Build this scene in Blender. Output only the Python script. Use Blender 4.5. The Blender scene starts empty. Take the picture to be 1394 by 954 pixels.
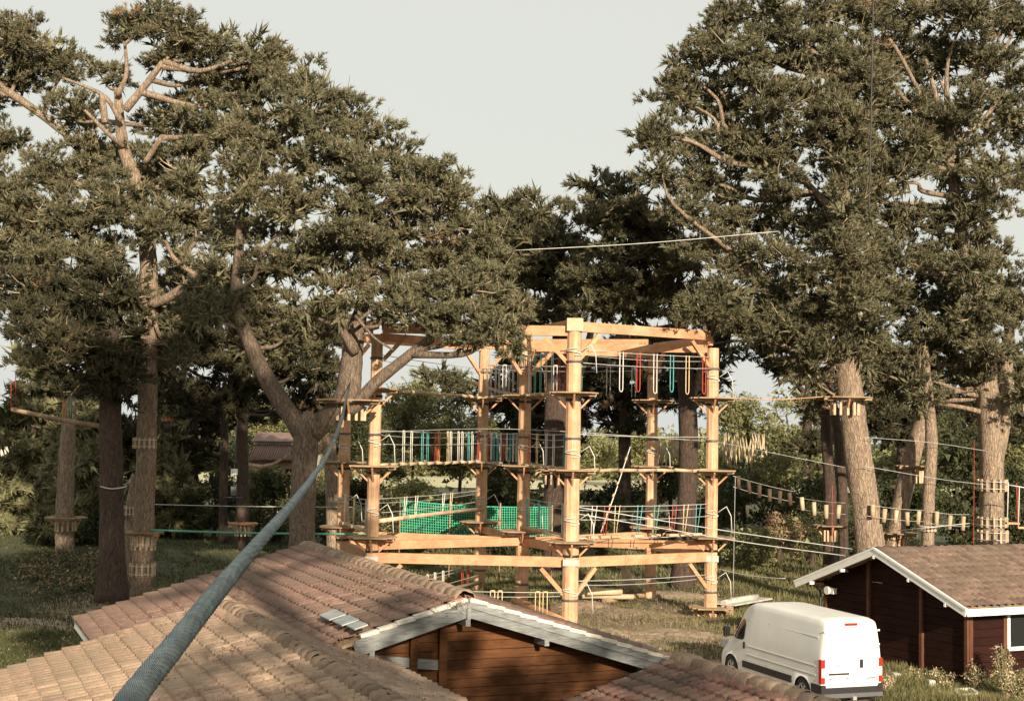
import bpy, math, random
import numpy as np
from mathutils import Vector, Matrix
random.seed(7); RNG = np.random.default_rng(7)
SC = bpy.context.scene; COL = SC.collection
V = Vector
# ------------------------------------------------------------------ camera
F = 1900.0; PITCH = 3.4; ROLL = 1.1; CAMZ = 7.6
cd = bpy.data.cameras.new('camera'); cam = bpy.data.objects.new('camera', cd); COL.objects.link(cam)
cd.sensor_width = 36; cd.lens = 36 * F / 1394; cd.clip_start = 0.02; cd.clip_end = 5000
RC = Matrix.Rotation(math.radians(90 + PITCH), 3, 'X') @ Matrix.Rotation(math.radians(ROLL), 3, 'Z')
cam.matrix_world = Matrix.Translation((0, 0, CAMZ)) @ RC.to_4x4()
SC.camera = cam
# ------------------------------------------------------------------ light
SUN_EL, SUN_AZ = 18.0, 17.0          # azimuth: degrees to the right of straight behind the camera
a = math.radians(SUN_AZ); e = math.radians(SUN_EL)
SUNV = V((math.sin(a) * math.cos(e), -math.cos(a) * math.cos(e), math.sin(e)))
sl = bpy.data.lights.new('sun', 'SUN'); sl.energy = 5.0; sl.angle = math.radians(0.6); sl.color = (1, .86, .66)
so = bpy.data.objects.new('sun', sl); COL.objects.link(so); so.location = SUNV * 60
so.rotation_euler = SUNV.to_track_quat('Z', 'Y').to_euler()
W = bpy.data.worlds.new('World'); SC.world = W; W.use_nodes = True
nt = W.node_tree; nt.nodes.clear()
sky = nt.nodes.new('ShaderNodeTexSky'); sky.sky_type = 'NISHITA'; sky.sun_disc = False
sky.sun_elevation = e; sky.sun_rotation = math.atan2(SUNV.x, SUNV.y); sky.air_density = 1.2; sky.dust_density = 3
mixn = nt.nodes.new('ShaderNodeMix'); mixn.data_type = 'RGBA'; mixn.inputs[0].default_value = .90
tc = nt.nodes.new('ShaderNodeTexCoord'); sp = nt.nodes.new('ShaderNodeSeparateXYZ'); nt.links.new(tc.outputs['Generated'], sp.inputs[0])
cr = nt.nodes.new('ShaderNodeValToRGB'); nt.links.new(sp.outputs[2], cr.inputs[0])
cr.color_ramp.elements[0].position = 0.0; cr.color_ramp.elements[0].color = (.74, .76, .73, 1)
cr.color_ramp.elements[1].position = .16; cr.color_ramp.elements[1].color = (.765, .765, .69, 1)
sc_ = nt.nodes.new('ShaderNodeVectorMath'); sc_.operation = 'SCALE'; sc_.inputs['Scale'].default_value = 6.45
nt.links.new(cr.outputs[0], sc_.inputs[0]); nt.links.new(sky.outputs[0], mixn.inputs[6]); nt.links.new(sc_.outputs[0], mixn.inputs[7])
bg = nt.nodes.new('ShaderNodeBackground'); bg.inputs[1].default_value = .1
wo = nt.nodes.new('ShaderNodeOutputWorld'); nt.links.new(mixn.outputs[2], bg.inputs[0]); nt.links.new(bg.outputs[0], wo.inputs[0])
SC.view_settings.view_transform = 'Standard'; SC.view_settings.look = 'None'
SC.view_settings.exposure = .68; SC.view_settings.gamma = 1
SC.render.engine = 'CYCLES'; SC.cycles.max_bounces = 5; SC.cycles.transparent_max_bounces = 12
# ------------------------------------------------------------------ pixel helpers (photo pixel + true distance -> world point)
def ray(px, py): return RC @ V(((px - 697) / F, (477 - py) / F, -1.0))
def at(px, py, D):
    d = ray(px, py); return V((0, 0, CAMZ)) + d * (D / d.y)
def hz(px, py, z):
    d = ray(px, py); return V((0, 0, CAMZ)) + d * ((z - CAMZ) / d.z)
def proj(p):
    q = RC.transposed() @ (V(p) - V((0, 0, CAMZ)))
    return (697 + F * q.x / -q.z, 477 - F * q.y / -q.z, -q.z)
def gz(x, y):
    h = .10 * math.sin(x * .31 + 1) * math.sin(y * .23) + .06 * math.sin(x * .9 + y * .7)
    h += .12 * math.exp(-((x - 6) ** 2 + (y - 52) ** 2) / 40.0) * (1 + math.sin(x * 1.9) * math.sin(y * 2.3))
    return h
# ------------------------------------------------------------------ materials
def ramp(nt, src, stops):
    r = nt.nodes.new('ShaderNodeValToRGB'); nt.links.new(src, r.inputs[0])
    el = r.color_ramp.elements
    while len(el) < len(stops): el.new(.5)
    for q, (p, c) in zip(el, stops): q.position = p; q.color = (*c, 1)
    return r.outputs[0]
def noise(nt, vec, scale, detail=6, rough=.6, dist=0):
    n = nt.nodes.new('ShaderNodeTexNoise'); n.inputs['Scale'].default_value = scale; n.inputs['Detail'].default_value = detail
    n.inputs['Roughness'].default_value = rough; n.inputs['Distortion'].default_value = dist
    nt.links.new(vec, n.inputs['Vector']); return n.outputs[0]
def mixc(nt, fac, a, b, mode='MIX'):
    m = nt.nodes.new('ShaderNodeMix'); m.data_type = 'RGBA'; m.blend_type = mode
    for s, v in ((0, fac), (6, a), (7, b)):
        if isinstance(v, (int, float)): m.inputs[s].default_value = v
        elif isinstance(v, tuple): m.inputs[s].default_value = (*v, 1)
        else: nt.links.new(v, m.inputs[s])
    return m.outputs[2]
def scaled(nt, vec, s):
    m = nt.nodes.new('ShaderNodeMapping'); m.inputs['Scale'].default_value = s; nt.links.new(vec, m.inputs[0]); return m.outputs[0]
def newmat(name):
    m = bpy.data.materials.new(name); m.use_nodes = True; nt = m.node_tree
    b = nt.nodes['Principled BSDF']; g = nt.nodes.new('ShaderNodeNewGeometry')
    o = nt.nodes.new('ShaderNodeTexCoord')
    return m, nt, b, g.outputs['Position'], o.outputs['Object']
def bump(nt, b, h, strength=.4, dist=.02):
    n = nt.nodes.new('ShaderNodeBump'); n.inputs['Strength'].default_value = strength; n.inputs['Distance'].default_value = dist
    nt.links.new(h, n.inputs['Height']); nt.links.new(n.outputs[0], b.inputs['Normal'])
def mat_simple(name, c, rough=.6, metal=0, var=.25, scale=3.0, objrand=.0):
    m, nt, b, P, O = newmat(name)
    n = noise(nt, P, scale)
    d = tuple(x * (1 - var) for x in c); l = tuple(min(1, x * (1 + var)) for x in c)
    col = ramp(nt, n, [(.3, d), (.7, l)])
    if objrand:
        oi = nt.nodes.new('ShaderNodeObjectInfo')
        rr = ramp(nt, oi.outputs['Random'], [(0, (1 - objrand,) * 3), (1, (1 + objrand * .3,) * 3)])
        col = mixc(nt, 1.0, col, rr, 'MULTIPLY')
    nt.links.new(col, b.inputs['Base Color']); b.inputs['Roughness'].default_value = rough; b.inputs['Metallic'].default_value = metal
    return m
def mat_wood(name, c1, c2, sc=(1, 1, 1), bmp=.3, objrand=.25, rough=.75):
    m, nt, b, P, O = newmat(name)
    v = scaled(nt, P, sc)
    n = noise(nt, v, 5, 8, .65, .6); n2 = noise(nt, P, 1.3, 3)
    col = ramp(nt, n, [(.28, c1), (.62, c2), (.8, tuple(x * 1.15 for x in c2))])
    col = mixc(nt, .45, col, ramp(nt, n2, [(.35, tuple(x * .55 for x in c1)), (.7, c2)]))
    if objrand:
        oi = nt.nodes.new('ShaderNodeObjectInfo')
        col = mixc(nt, 1.0, col, ramp(nt, oi.outputs['Random'], [(0, (1 - objrand,) * 3), (1, (1.0,) * 3)]), 'MULTIPLY')
    nt.links.new(col, b.inputs['Base Color']); b.inputs['Roughness'].default_value = rough; b.inputs['Specular IOR Level'].default_value = .15
    cr_ = noise(nt, scaled(nt, v, (4, 4, 4)), 7, 6, .75); col2 = mixc(nt, ramp(nt, cr_, [(.56, (0, 0, 0)), (.74, (.85, .85, .85))]), col, tuple(x * .45 for x in c1)); nt.links.new(col2, b.inputs['Base Color'])
    bump(nt, b, n, bmp, .01); return m
def noisev(nt, P):
    n = nt.nodes.new('ShaderNodeTexNoise'); n.inputs['Scale'].default_value = 2.2; n.inputs['Detail'].default_value = 4; nt.links.new(P, n.inputs['Vector'])
    m = nt.nodes.new('ShaderNodeVectorMath'); m.operation = 'MULTIPLY_ADD'; m.inputs[1].default_value = (.35, .35, .6)
    nt.links.new(n.outputs[1], m.inputs[0]); nt.links.new(P, m.inputs[2]); return m.outputs[0]
def mat_bark(name, c1, c2):
    m, nt, b, P, O = newmat(name)
    v = scaled(nt, P, (1, 1, .22))
    n = noise(nt, v, 9, 8, .7, 1.2)
    vo = nt.nodes.new('ShaderNodeTexVoronoi'); vo.feature = 'DISTANCE_TO_EDGE'; vo.inputs['Scale'].default_value = 11
    nt.links.new(scaled(nt, noisev(nt, P), (1, 1, .16)), vo.inputs['Vector'])
    col = ramp(nt, n, [(.3, c1), (.6, c2), (.8, tuple(x * 1.2 for x in c2))])
    cr = ramp(nt, vo.outputs['Distance'], [(0, (.42,) * 3), (.16, (1,) * 3)])
    col = mixc(nt, .8, col, cr, 'MULTIPLY')
    nt.links.new(col, b.inputs['Base Color']); b.inputs['Roughness'].default_value = .95
    bump(nt, b, mixc(nt, .5, n, cr), .9, .06); return m
def mat_leaf(name, dark, mid, light, trans=.25, scale=1.1, brown=0):
    m, nt, b, P, O = newmat(name)
    n = noise(nt, P, scale, 3); n2 = noise(nt, P, 6, 2)
    col = mixc(nt, .5, ramp(nt, n, [(.32, dark), (.5, mid), (.68, light)]), ramp(nt, n2, [(.35, dark), (.65, light)]))
    if brown: col = mixc(nt, ramp(nt, noise(nt, P, .5, 4, .7), [(.45, (0, 0, 0)), (.7, (brown,) * 3)]), col, (.23, .165, .09))
    nt.links.new(col, b.inputs['Base Color']); b.inputs['Roughness'].default_value = .65
    b.inputs['Specular IOR Level'].default_value = .25
    t = nt.nodes.new('ShaderNodeBsdfTranslucent'); nt.links.new(col, t.inputs[0])
    mx = nt.nodes.new('ShaderNodeMixShader'); mx.inputs[0].default_value = trans
    nt.links.new(b.outputs[0], mx.inputs[1]); nt.links.new(t.outputs[0], mx.inputs[2])
    nt.links.new(mx.outputs[0], nt.nodes['Material Output'].inputs[0]); return m
def mat_tile(name, base, moss, pale, mossamt=.5):
    m, nt, b, P, O = newmat(name)
    oi = nt.nodes.new('ShaderNodeObjectInfo')
    n = noise(nt, P, .55, 5, .7); n2 = noise(nt, P, 7, 6, .7); n3 = noise(nt, P, 28, 4, .7)
    c = ramp(nt, n2, [(.3, tuple(x * .55 for x in base)), (.5, base), (.72, pale)])
    k = ramp(nt, n, [(.5 - mossamt * .3, (0, 0, 0)), (.62, (1, 1, 1))])
    c = mixc(nt, k, c, mixc(nt, n3, tuple(x * .55 for x in moss), moss))
    sp = ramp(nt, n3, [(.58, (0, 0, 0)), (.68, (1, 1, 1))])
    c = mixc(nt, sp, c, tuple(x * .28 for x in moss))
    c = mixc(nt, 1.0, c, ramp(nt, oi.outputs['Random'], [(0, (.62, .6, .6)), (.5, (.88, .87, .86)), (1, (1.0, 1.0, 1.0))]), 'MULTIPLY')
    nt.links.new(c, b.inputs['Base Color']); b.inputs['Roughness'].default_value = .9
    bump(nt, b, n3, .9, .02); return m
M = {}
M['pole'] = mat_wood('peeled larch pole', (.36, .20, .11), (.78, .50, .31), (3, 3, .15), .5, 0)
M['beam'] = mat_wood('larch beam', (.46, .22, .11), (.76, .43, .25), (.6, .6, 4), .3, .15)
M['oldwood'] = mat_wood('weathered platform wood', (.26, .17, .10), (.50, .35, .22), (1, 1, 1), .4, .2)
M['bark_dark'] = mat_bark('red brown bark darkened for shade', (.035, .021, .016), (.105, .068, .050))  # dark bark, its colour deepened to stand for woodland shade
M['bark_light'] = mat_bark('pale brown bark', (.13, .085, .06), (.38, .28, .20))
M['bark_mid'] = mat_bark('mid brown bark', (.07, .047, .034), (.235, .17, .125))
M['twig'] = mat_simple('pale dead twig', (.33, .26, .175), .9, 0, .35)
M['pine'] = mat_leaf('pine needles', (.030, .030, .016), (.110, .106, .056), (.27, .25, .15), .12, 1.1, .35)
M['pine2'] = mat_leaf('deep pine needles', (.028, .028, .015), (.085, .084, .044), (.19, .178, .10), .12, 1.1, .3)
M['pineD'] = mat_leaf('pine needles darkened for shade', (.017, .018, .010), (.042, .042, .022), (.095, .09, .048), .08, 1.1, .3)  # darker copy of the needles, shade under the crowns put into the colour
M['dry'] = mat_leaf('dry rust needles', (.22, .14, .08), (.34, .23, .13), (.45, .32, .20))
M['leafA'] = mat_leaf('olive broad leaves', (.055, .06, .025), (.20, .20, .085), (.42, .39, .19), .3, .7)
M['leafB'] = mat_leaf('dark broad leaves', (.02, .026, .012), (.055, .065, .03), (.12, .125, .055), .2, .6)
M['cedar'] = mat_leaf('cedar leaves', (.04, .045, .02), (.14, .14, .065), (.32, .29, .16), .2, .8)
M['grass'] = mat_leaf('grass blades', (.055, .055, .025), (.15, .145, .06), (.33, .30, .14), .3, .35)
M['grassD'] = mat_leaf('grass blades darkened for shade', (.02, .026, .010), (.06, .07, .024), (.13, .14, .05), .25, .3)  # left clearing's shade is put into this darker grass colour
M['reed'] = mat_leaf('pale reed plumes', (.36, .27, .15), (.58, .46, .29), (.72, .60, .42), .2)
M['white'] = mat_simple('white paint', (.78, .76, .70), .5, 0, .06, 6)
M['verge'] = mat_simple('pale mortar', (.62, .57, .48), .9, 0, .3, 6)
M['flash'] = mat_simple('grey metal flashing', (.40, .42, .42), .45, .3, .25, 3)
M['tileA'] = mat_tile('clay roof tile', (.30, .17, .135), (.28, .19, .14), (.44, .295, .23))
M['tileB'] = mat_tile('mossy clay roof tile', (.50, .32, .23), (.50, .37, .25), (.70, .54, .40), .6)
M['tileC'] = mat_tile('red clay roof tile', (.29, .14, .11), (.22, .16, .12), (.40, .24, .19), .3)
M['tileH'] = mat_tile('brown hut roof tile', (.20, .13, .10), (.18, .13, .095), (.33, .24, .18), .5)
M['ridge'] = mat_tile('mossy ridge tile', (.32, .22, .16), (.34, .245, .165), (.46, .34, .25), .8)
M['plankA'] = mat_wood('brown stained plank', (.045, .018, .009), (.20, .082, .032), (.5, .5, 5), .3, .35)
M['plankH'] = mat_wood('dark red stained plank', (.014, .004, .003), (.040, .012, .008), (.5, .5, 5), .3, .2)
M['postH'] = mat_wood('red brown post', (.10, .04, .025), (.17, .075, .045), (4, 4, .3), .3, .1)
M['barge'] = mat_wood('weathered white barge board', (.10, .105, .11), (.37, .38, .37), (.5, .5, 7), .5, .2)
M['black'] = mat_simple('black plastic', (.018, .016, .016), .5, 0, .1)
M['rubber'] = mat_simple('tyre rubber', (.025, .023, .022), .85, 0, .2)
M['alloy'] = mat_simple('silver rim', (.55, .55, .54), .35, .6, .1)
M['paint'] = mat_simple('van white paint', (.77, .75, .70), .3, 0, .06, 1.2)
M['red'] = mat_simple('red lamp glass', (.45, .025, .015), .2, 0, .1)
M['greyp'] = mat_simple('grey plastic', (.10, .10, .10), .5, 0, .1)
M['mortar'] = mat_simple('red ridge mortar', (.42, .19, .13), .9, 0, .3, 6)
M['darkpeg'] = mat_wood('dark peg wood', (.06, .04, .028), (.15, .10, .07), (2, 2, 2), .3, .2)  # darker wood tone for the pegs next to the right pole
M['steel'] = mat_simple('steel cable', (.52, .52, .50), .45, .3, .15)
M['redrope'] = mat_simple('red rope', (.42, .045, .03), .8, 0, .2)
M['whiterope'] = mat_simple('white rope', (.62, .60, .54), .8, 0, .15)
M['tealrope'] = mat_simple('teal rope', (.10, .33, .34), .8, 0, .2)
M['greenrope'] = mat_simple('green rope', (.12, .34, .24), .8, 0, .2)
M['yellowrope'] = mat_simple('sand yellow rope', (.66, .50, .27), .8, 0, .2)
M['orangerope'] = mat_simple('orange rope', (.70, .33, .10), .8, 0, .2)
M['net'] = mat_simple('green net', (.05, .42, .24), .7, 0, .2)
M['logpale'] = mat_wood('pale peeled log', (.46, .32, .19), (.72, .56, .38), (2, 2, 2), .3, .25)
M['dirt'] = mat_simple('brown dirt', (.27, .20, .135), .95, 0, .5, 5)
M['stone'] = mat_simple('pale stone', (.46, .43, .38), .9, 0, .25, 5)
M['cream'] = mat_simple('cream wall', (.62, .57, .48), .9, 0, .1)
M['redtile'] = mat_simple('red roof sheet', (.20, .125, .10), .9, 0, .25)
M['greenroof'] = mat_simple('green roof', (.13, .22, .14), .8, 0, .2)
def glass():
    m, nt, b, P, O = newmat('dark window glass')
    b.inputs['Base Color'].default_value = (.02, .022, .022, 1); b.inputs['Roughness'].default_value = .08; b.inputs['Specular IOR Level'].default_value = .25; return m
M['glass'] = glass()
def mat_cable():
    m, nt, b, P, O = newmat('zinc wire rope')
    n = noise(nt, P, 60, 4); u = nt.nodes.new('ShaderNodeTexCoord')
    w = nt.nodes.new('ShaderNodeTexWave'); w.inputs['Scale'].default_value = 9; w.bands_direction = 'DIAGONAL'
    mp = nt.nodes.new('ShaderNodeMapping'); mp.inputs['Scale'].default_value = (1.0, 1.0, 1); nt.links.new(u.outputs['UV'], mp.inputs[0])
    nt.links.new(mp.outputs[0], w.inputs[0])
    c = ramp(nt, n, [(.3, (.13, .175, .20)), (.7, (.33, .40, .43))])
    c = mixc(nt, 1, c, ramp(nt, w.outputs[0], [(.1, (.18, .18, .18)), (.6, (1, 1, 1))]), 'MULTIPLY')
    nt.links.new(c, b.inputs['Base Color']); b.inputs['Roughness'].default_value = .5; b.inputs['Metallic'].default_value = .35
    bump(nt, b, w.outputs[0], .8, .0006); return m
M['wire'] = mat_cable()
def mat_ground():
    m, nt, b, P, O = newmat('grass and bare earth')
    n = noise(nt, P, .22, 6, .65); n2 = noise(nt, P, 2.5, 8, .7); n3 = noise(nt, P, 14, 5, .7)
    g = mixc(nt, n2, (.022, .026, .010), (.095, .10, .04))
    d = mixc(nt, n3, (.11, .08, .05), (.40, .30, .20))
    s = nt.nodes.new('ShaderNodeSeparateXYZ'); nt.links.new(P, s.inputs[0])
    def blob(cx, cy, rx, ry):
        q = nt.nodes.new('ShaderNodeVectorMath'); q.operation = 'SUBTRACT'; q.inputs[1].default_value = (cx, cy, 0); nt.links.new(P, q.inputs[0])
        q2 = nt.nodes.new('ShaderNodeVectorMath'); q2.operation = 'MULTIPLY'; q2.inputs[1].default_value = (1 / rx, 1 / ry, 0); nt.links.new(q.outputs[0], q2.inputs[0])
        l = nt.nodes.new('ShaderNodeVectorMath'); l.operation = 'LENGTH'; nt.links.new(q2.outputs[0], l.inputs[0])
        sub = nt.nodes.new('ShaderNodeMath'); sub.operation = 'SUBTRACT'; sub.use_clamp = True; sub.inputs[0].default_value = 1.35; nt.links.new(l.outputs['Value'], sub.inputs[1]); return sub.outputs[0]
    tot = None
    for a_ in ((6, 52, 10, 10), (-19, 49, 6, 5), (9, 44, 7, 4), (-15, 60, 4, 5)):
        o_ = blob(*a_)
        if tot is None: tot = o_
        else:
            mm = nt.nodes.new('ShaderNodeMath'); mm.operation = 'MAXIMUM'; nt.links.new(tot, mm.inputs[0]); nt.links.new(o_, mm.inputs[1]); tot = mm.outputs[0]
    ad = nt.nodes.new('ShaderNodeMath'); ad.operation = 'MULTIPLY_ADD'; nt.links.new(n2, ad.inputs[0]); ad.inputs[1].default_value = 1.3; nt.links.new(tot, ad.inputs[2])
    k = ramp(nt, ad.outputs[0], [(.72, (0, 0, 0)), (.98, (1, 1, 1))])
    c = mixc(nt, k, g, d)
    nt.links.new(c, b.inputs['Base Color']); b.inputs['Roughness'].default_value = .97
    bump(nt, b, mixc(nt, .5, n2, n3), 1.0, .12); return m
M['ground'] = mat_ground()
# ------------------------------------------------------------------ object helpers
ORG = {}
def tag(o, label=None, cat=None, group=None, kind=None):
    if label: o['label'] = label
    if cat: o['category'] = cat
    if group: o['group'] = group
    if kind: o['kind'] = kind
    return o
def thing(name, loc, label, cat, group=None):
    o = bpy.data.objects.new(name, None); COL.objects.link(o); o.location = loc; o.empty_display_size = .3
    ORG[o.name] = V(loc); return tag(o, label, cat, group)
def link(name, me, parent=None, mats=None):
    if mats:
        for m in (mats if isinstance(mats, (list, tuple)) else [mats]): me.materials.append(m)
    o = bpy.data.objects.new(name, me); COL.objects.link(o)
    if parent: o.parent = parent; ORG[o.name] = ORG[parent.name]
    else: ORG[o.name] = V((0, 0, 0))
    return o
def mesh_np(name, co, faces, k, mat_idx=None):
    """co (n,3) array, faces (m,k) int array"""
    me = bpy.data.meshes.new(name); n, m_ = len(co), len(faces)
    me.vertices.add(n); me.vertices.foreach_set('co', np.asarray(co, np.float32).ravel())
    me.loops.add(m_ * k); me.loops.foreach_set('vertex_index', np.asarray(faces, np.int32).ravel())
    me.polygons.add(m_); me.polygons.foreach_set('loop_start', np.arange(0, m_ * k, k, dtype=np.int32))
    if mat_idx is not None: me.polygons.foreach_set('material_index', np.asarray(mat_idx, np.int32))
    me.update(calc_edges=True); return me
class MB:
    def __init__(s): s.v = []; s.f = []; s.sm = []
    def add(s, vs, fs, smooth=False):
        b = len(s.v); s.v += [tuple(p) for p in vs]; s.f += [tuple(b + i for i in f) for f in fs]; s.sm += [smooth] * len(fs); return s
    def frame(s, c, X, Y, Z):   # box with half axes
        c, X, Y, Z = V(c), V(X), V(Y), V(Z)
        vs = [c + X * i + Y * j + Z * k for i in (-1, 1) for j in (-1, 1) for k in (-1, 1)]
        return s.add(vs, [(0, 1, 3, 2), (4, 6, 7, 5), (0, 4, 5, 1), (2, 3, 7, 6), (0, 2, 6, 4), (1, 5, 7, 3)])
    def box(s, x0, x1, y0, y1, z0, z1):
        return s.frame(((x0 + x1) / 2, (y0 + y1) / 2, (z0 + z1) / 2), ((x1 - x0) / 2, 0, 0), (0, (y1 - y0) / 2, 0), (0, 0, (z1 - z0) / 2))
    def bar(s, p, q, w, h, up=(0, 0, 1)):
        p, q = V(p), V(q); d = (q - p); u = V(up); x = d.cross(u)
        if x.length < 1e-5: x = d.cross(V((1, 0, 0)))
        x.normalize(); z = x.cross(d).normalized()
        return s.frame((p + q) / 2, x * w / 2, d / 2, z * h / 2)
    def tube(s, pts, r, n=6, cap=True, wob=0.0, seed=0, smooth=True):
        pts = [V(p) for p in pts]; rs = r if isinstance(r, (list, tuple)) else [r] * len(pts)
        rnd = random.Random(seed); vs = []; fs = []; x = None
        for i, p in enumerate(pts):
            t = (pts[min(i + 1, len(pts) - 1)] - pts[max(i - 1, 0)]).normalized()
            if x is None: x = t.orthogonal().normalized()
            x = (x - t * x.dot(t)).normalized(); y = t.cross(x)
            for k in range(n):
                a = 2 * math.pi * k / n
                rr = rs[i] * (1 + wob * (math.sin(k * 2.3 + seed) * .6 + rnd.uniform(-.5, .5)))
                vs.append(p + (x * math.cos(a) + y * math.sin(a)) * rr)
        for i in range(len(pts) - 1):
            for k in range(n):
                k2 = (k + 1) % n; fs.append((i * n + k, i * n + k2, (i + 1) * n + k2, (i + 1) * n + k))
        s.add(vs, fs, smooth)
        if cap: s.add([], []); b = len(s.v) - len(vs); s.f.append(tuple(b + i for i in range(n))[::-1]); s.f.append(tuple(b + (len(pts) - 1) * n + i for i in range(n))); s.sm += [False, False]
        return s
    def cyl(s, c, ax, r, h, n=12):
        c = V(c); ax = V(ax).normalized(); return s.tube([c - ax * h / 2, c + ax * h / 2], r, n, True, smooth=True)
    def build(s, name, mat, parent=None, kind=None, label=None, cat=None, group=None):
        me = bpy.data.meshes.new(name); o0 = ORG[parent.name] if parent else V((0, 0, 0))
        me.from_pydata([(p[0] - o0.x, p[1] - o0.y, p[2] - o0.z) for p in s.v], [], s.f)
        me.polygons.foreach_set('use_smooth', s.sm); me.update()
        return tag(link(name, me, parent, mat), label, cat, group, kind)
def spline(pts, n=5):
    P = [V(p) for p in pts]; P = [P[0] * 2 - P[1]] + P + [P[-1] * 2 - P[-2]]; out = []
    for i in range(1, len(P) - 2):
        a_, b_, c_, d_ = P[i - 1], P[i], P[i + 1], P[i + 2]
        for k in range(n):
            t = k / n; out.append(.5 * ((2 * b_) + (c_ - a_) * t + (2 * a_ - 5 * b_ + 4 * c_ - d_) * t * t + (3 * b_ - a_ - 3 * c_ + d_) * t ** 3))
    out.append(P[-2]); return out
def lerp_list(r, n_out):
    return [float(np.interp(i / (n_out - 1) * (len(r) - 1), range(len(r)), r)) for i in range(n_out)]
def sagline(a, b, sag, n=10):
    a, b = V(a), V(b); return [a.lerp(b, i / n) - V((0, 0, sag * 4 * (i / n) * (1 - i / n))) for i in range(n + 1)]
# ------------------------------------------------------------------ ground
def build_ground():
    xs = np.unique(np.concatenate([np.linspace(-1500, -60, 14), np.linspace(-60, 60, 121), np.linspace(60, 1500, 14)]))
    ys = np.unique(np.concatenate([np.linspace(-400, 10, 8), np.linspace(10, 130, 121), np.linspace(130, 3000, 20)]))
    X, Y = np.meshgrid(xs, ys); Z = np.vectorize(gz)(X, Y); Z[(np.abs(X) > 61) | (Y > 131) | (Y < 9)] = 0
    co = np.stack([X.ravel(), Y.ravel(), Z.ravel()], 1); nx = len(xs)
    i = np.arange((len(ys) - 1) * nx).reshape(-1, nx)[:, :-1].ravel()
    me = mesh_np('ground', co, np.stack([i, i + 1, i + nx + 1, i + nx], 1), 4)
    me.polygons.foreach_set('use_smooth', [True] * len(me.polygons))
    tag(link('ground', me, None, M['ground']), kind='structure')
build_ground()
MB().add([(-60, 190, .15), (120, 190, .15), (200, 420, .15), (-60, 420, .15)], [(0, 1, 2, 3)]).build('field', mat_simple('pale dry field', (.50, .46, .28), .95, 0, .2, .05), None, 'structure')
pb = MB(); pp = spline([hz(-40, 850, 0), hz(30, 845, 0), hz(90, 850, 0), hz(170, 870, 0), hz(260, 900, 0)], 6)
ww = lerp_list([1.2, 1.0, 1.2, 1.6, 2.0], len(pp)); vs = []; 
for p, w_ in zip(pp, ww):
    for k in range(7):
        y_ = p.y + (k / 6 - .5) * 2 * w_ * (1 + .15 * math.sin(p.x * 3 + k)); edge = -.03 if k in (0, 6) else .012
        vs.append((p.x, y_, gz(p.x, y_) + edge))
pb.add(vs, [(i * 7 + k, (i + 1) * 7 + k, (i + 1) * 7 + k + 1, i * 7 + k + 1) for i in range(len(pp) - 1) for k in range(6)], True)
pb.build('path', M['dirt'], None, 'structure')
# ------------------------------------------------------------------ tiles
TW, TL, TE = .30, .43, .385
def tile_geo(seed=0):
    r = random.Random(seed); n = 10; vs = []; fs = []; n = 8
    for j, (y, lift) in enumerate(((0.0, -.015), (TL, .028))):
        for i in range(n + 1):
            x = (i / n - .5) * TW * (.96 if j == 0 else 1.0); z = .085 * math.sin(math.pi * i / n) ** .7 + lift + r.uniform(-.002, .002)
            vs.append((x, -y, z))
    for i in range(n + 1): vs.append((vs[n + 1 + i][0], -TL - .004, vs[n + 1 + i][2] * .8 - .05))
    for i in range(n):
        fs += [(i, n + 1 + i, n + 2 + i, i + 1), (n + 1 + i, 2 * n + 2 + i, 2 * n + 3 + i, n + 2 + i)]
    return vs, fs
TILES = {}
def tile_mesh(matkey, k):
    key = (matkey, k)
    if key not in TILES:
        vs, fs = tile_geo(k); me = bpy.data.meshes.new('tile'); me.from_pydata(vs, [], fs); me.materials.append(M[matkey])
        me.polygons.foreach_set('use_smooth', [True] * len(me.polygons)); me.update(); TILES[key] = me
    return TILES[key]
def tile_slope(roof, O, u, s, ncol, nrow, matkey, maxparts, jit=1.0, clip=None, c0=0):
    """O top corner at the ridge; u unit vector along the ridge; s unit vector down the slope"""
    O, u, s = V(O), V(u).normalized(), V(s).normalized(); n = s.cross(u).normalized()
    if n.z < 0: n = -n
    org = ORG[roof.name]; items = []
    X = u if u.cross(-s).dot(n) > 0 else -u
    for j in range(nrow):
        for i in range(c0, ncol):
            p = O + u * ((i + .5) * TW) + s * (j * TE + .02) + n * .045
            if clip and not clip(p): continue
            ang = random.gauss(0, .022) * jit; tilt = -.045 + random.gauss(0, .014) * jit
            R = Matrix((X, -s, n)).transposed() @ Matrix.Rotation(ang, 3, 'Z') @ Matrix.Rotation(-tilt * -1, 3, 'X')
            q = p + n * random.uniform(0, .012) * jit + s * random.uniform(-.01, .01) * jit
            px, py, d = proj(q); vis = -20 < px < 1414 and -20 < py < 974
            items.append((0 if vis else 1, d, q - org, R))
    items.sort(key=lambda t: t[:2])
    for k, (_, d, q, R) in enumerate(items[:maxparts]):
        o = bpy.data.objects.new('tile', tile_mesh(matkey, k % 4)); COL.objects.link(o); o.parent = roof
        o.matrix_local = Matrix.Translation(q) @ R.to_4x4()
    rest = items[maxparts:]
    if rest:
        base = [np.array(tile_geo(k)[0]) for k in range(4)]; fs = np.array(tile_geo(0)[1]); co = []; ff = []
        for k, (_, d, q, R) in enumerate(rest):
            co.append(base[k % 4] @ np.array(R).T + np.array(q)); ff.append(fs + k * len(base[0]))
        me = mesh_np('tile_field', np.concatenate(co), np.concatenate(ff), 4); me.polygons.foreach_set('use_smooth', [True] * len(me.polygons))
        link('tile_field', me, roof, M[matkey])['kind'] = 'stuff'
    return items
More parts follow.
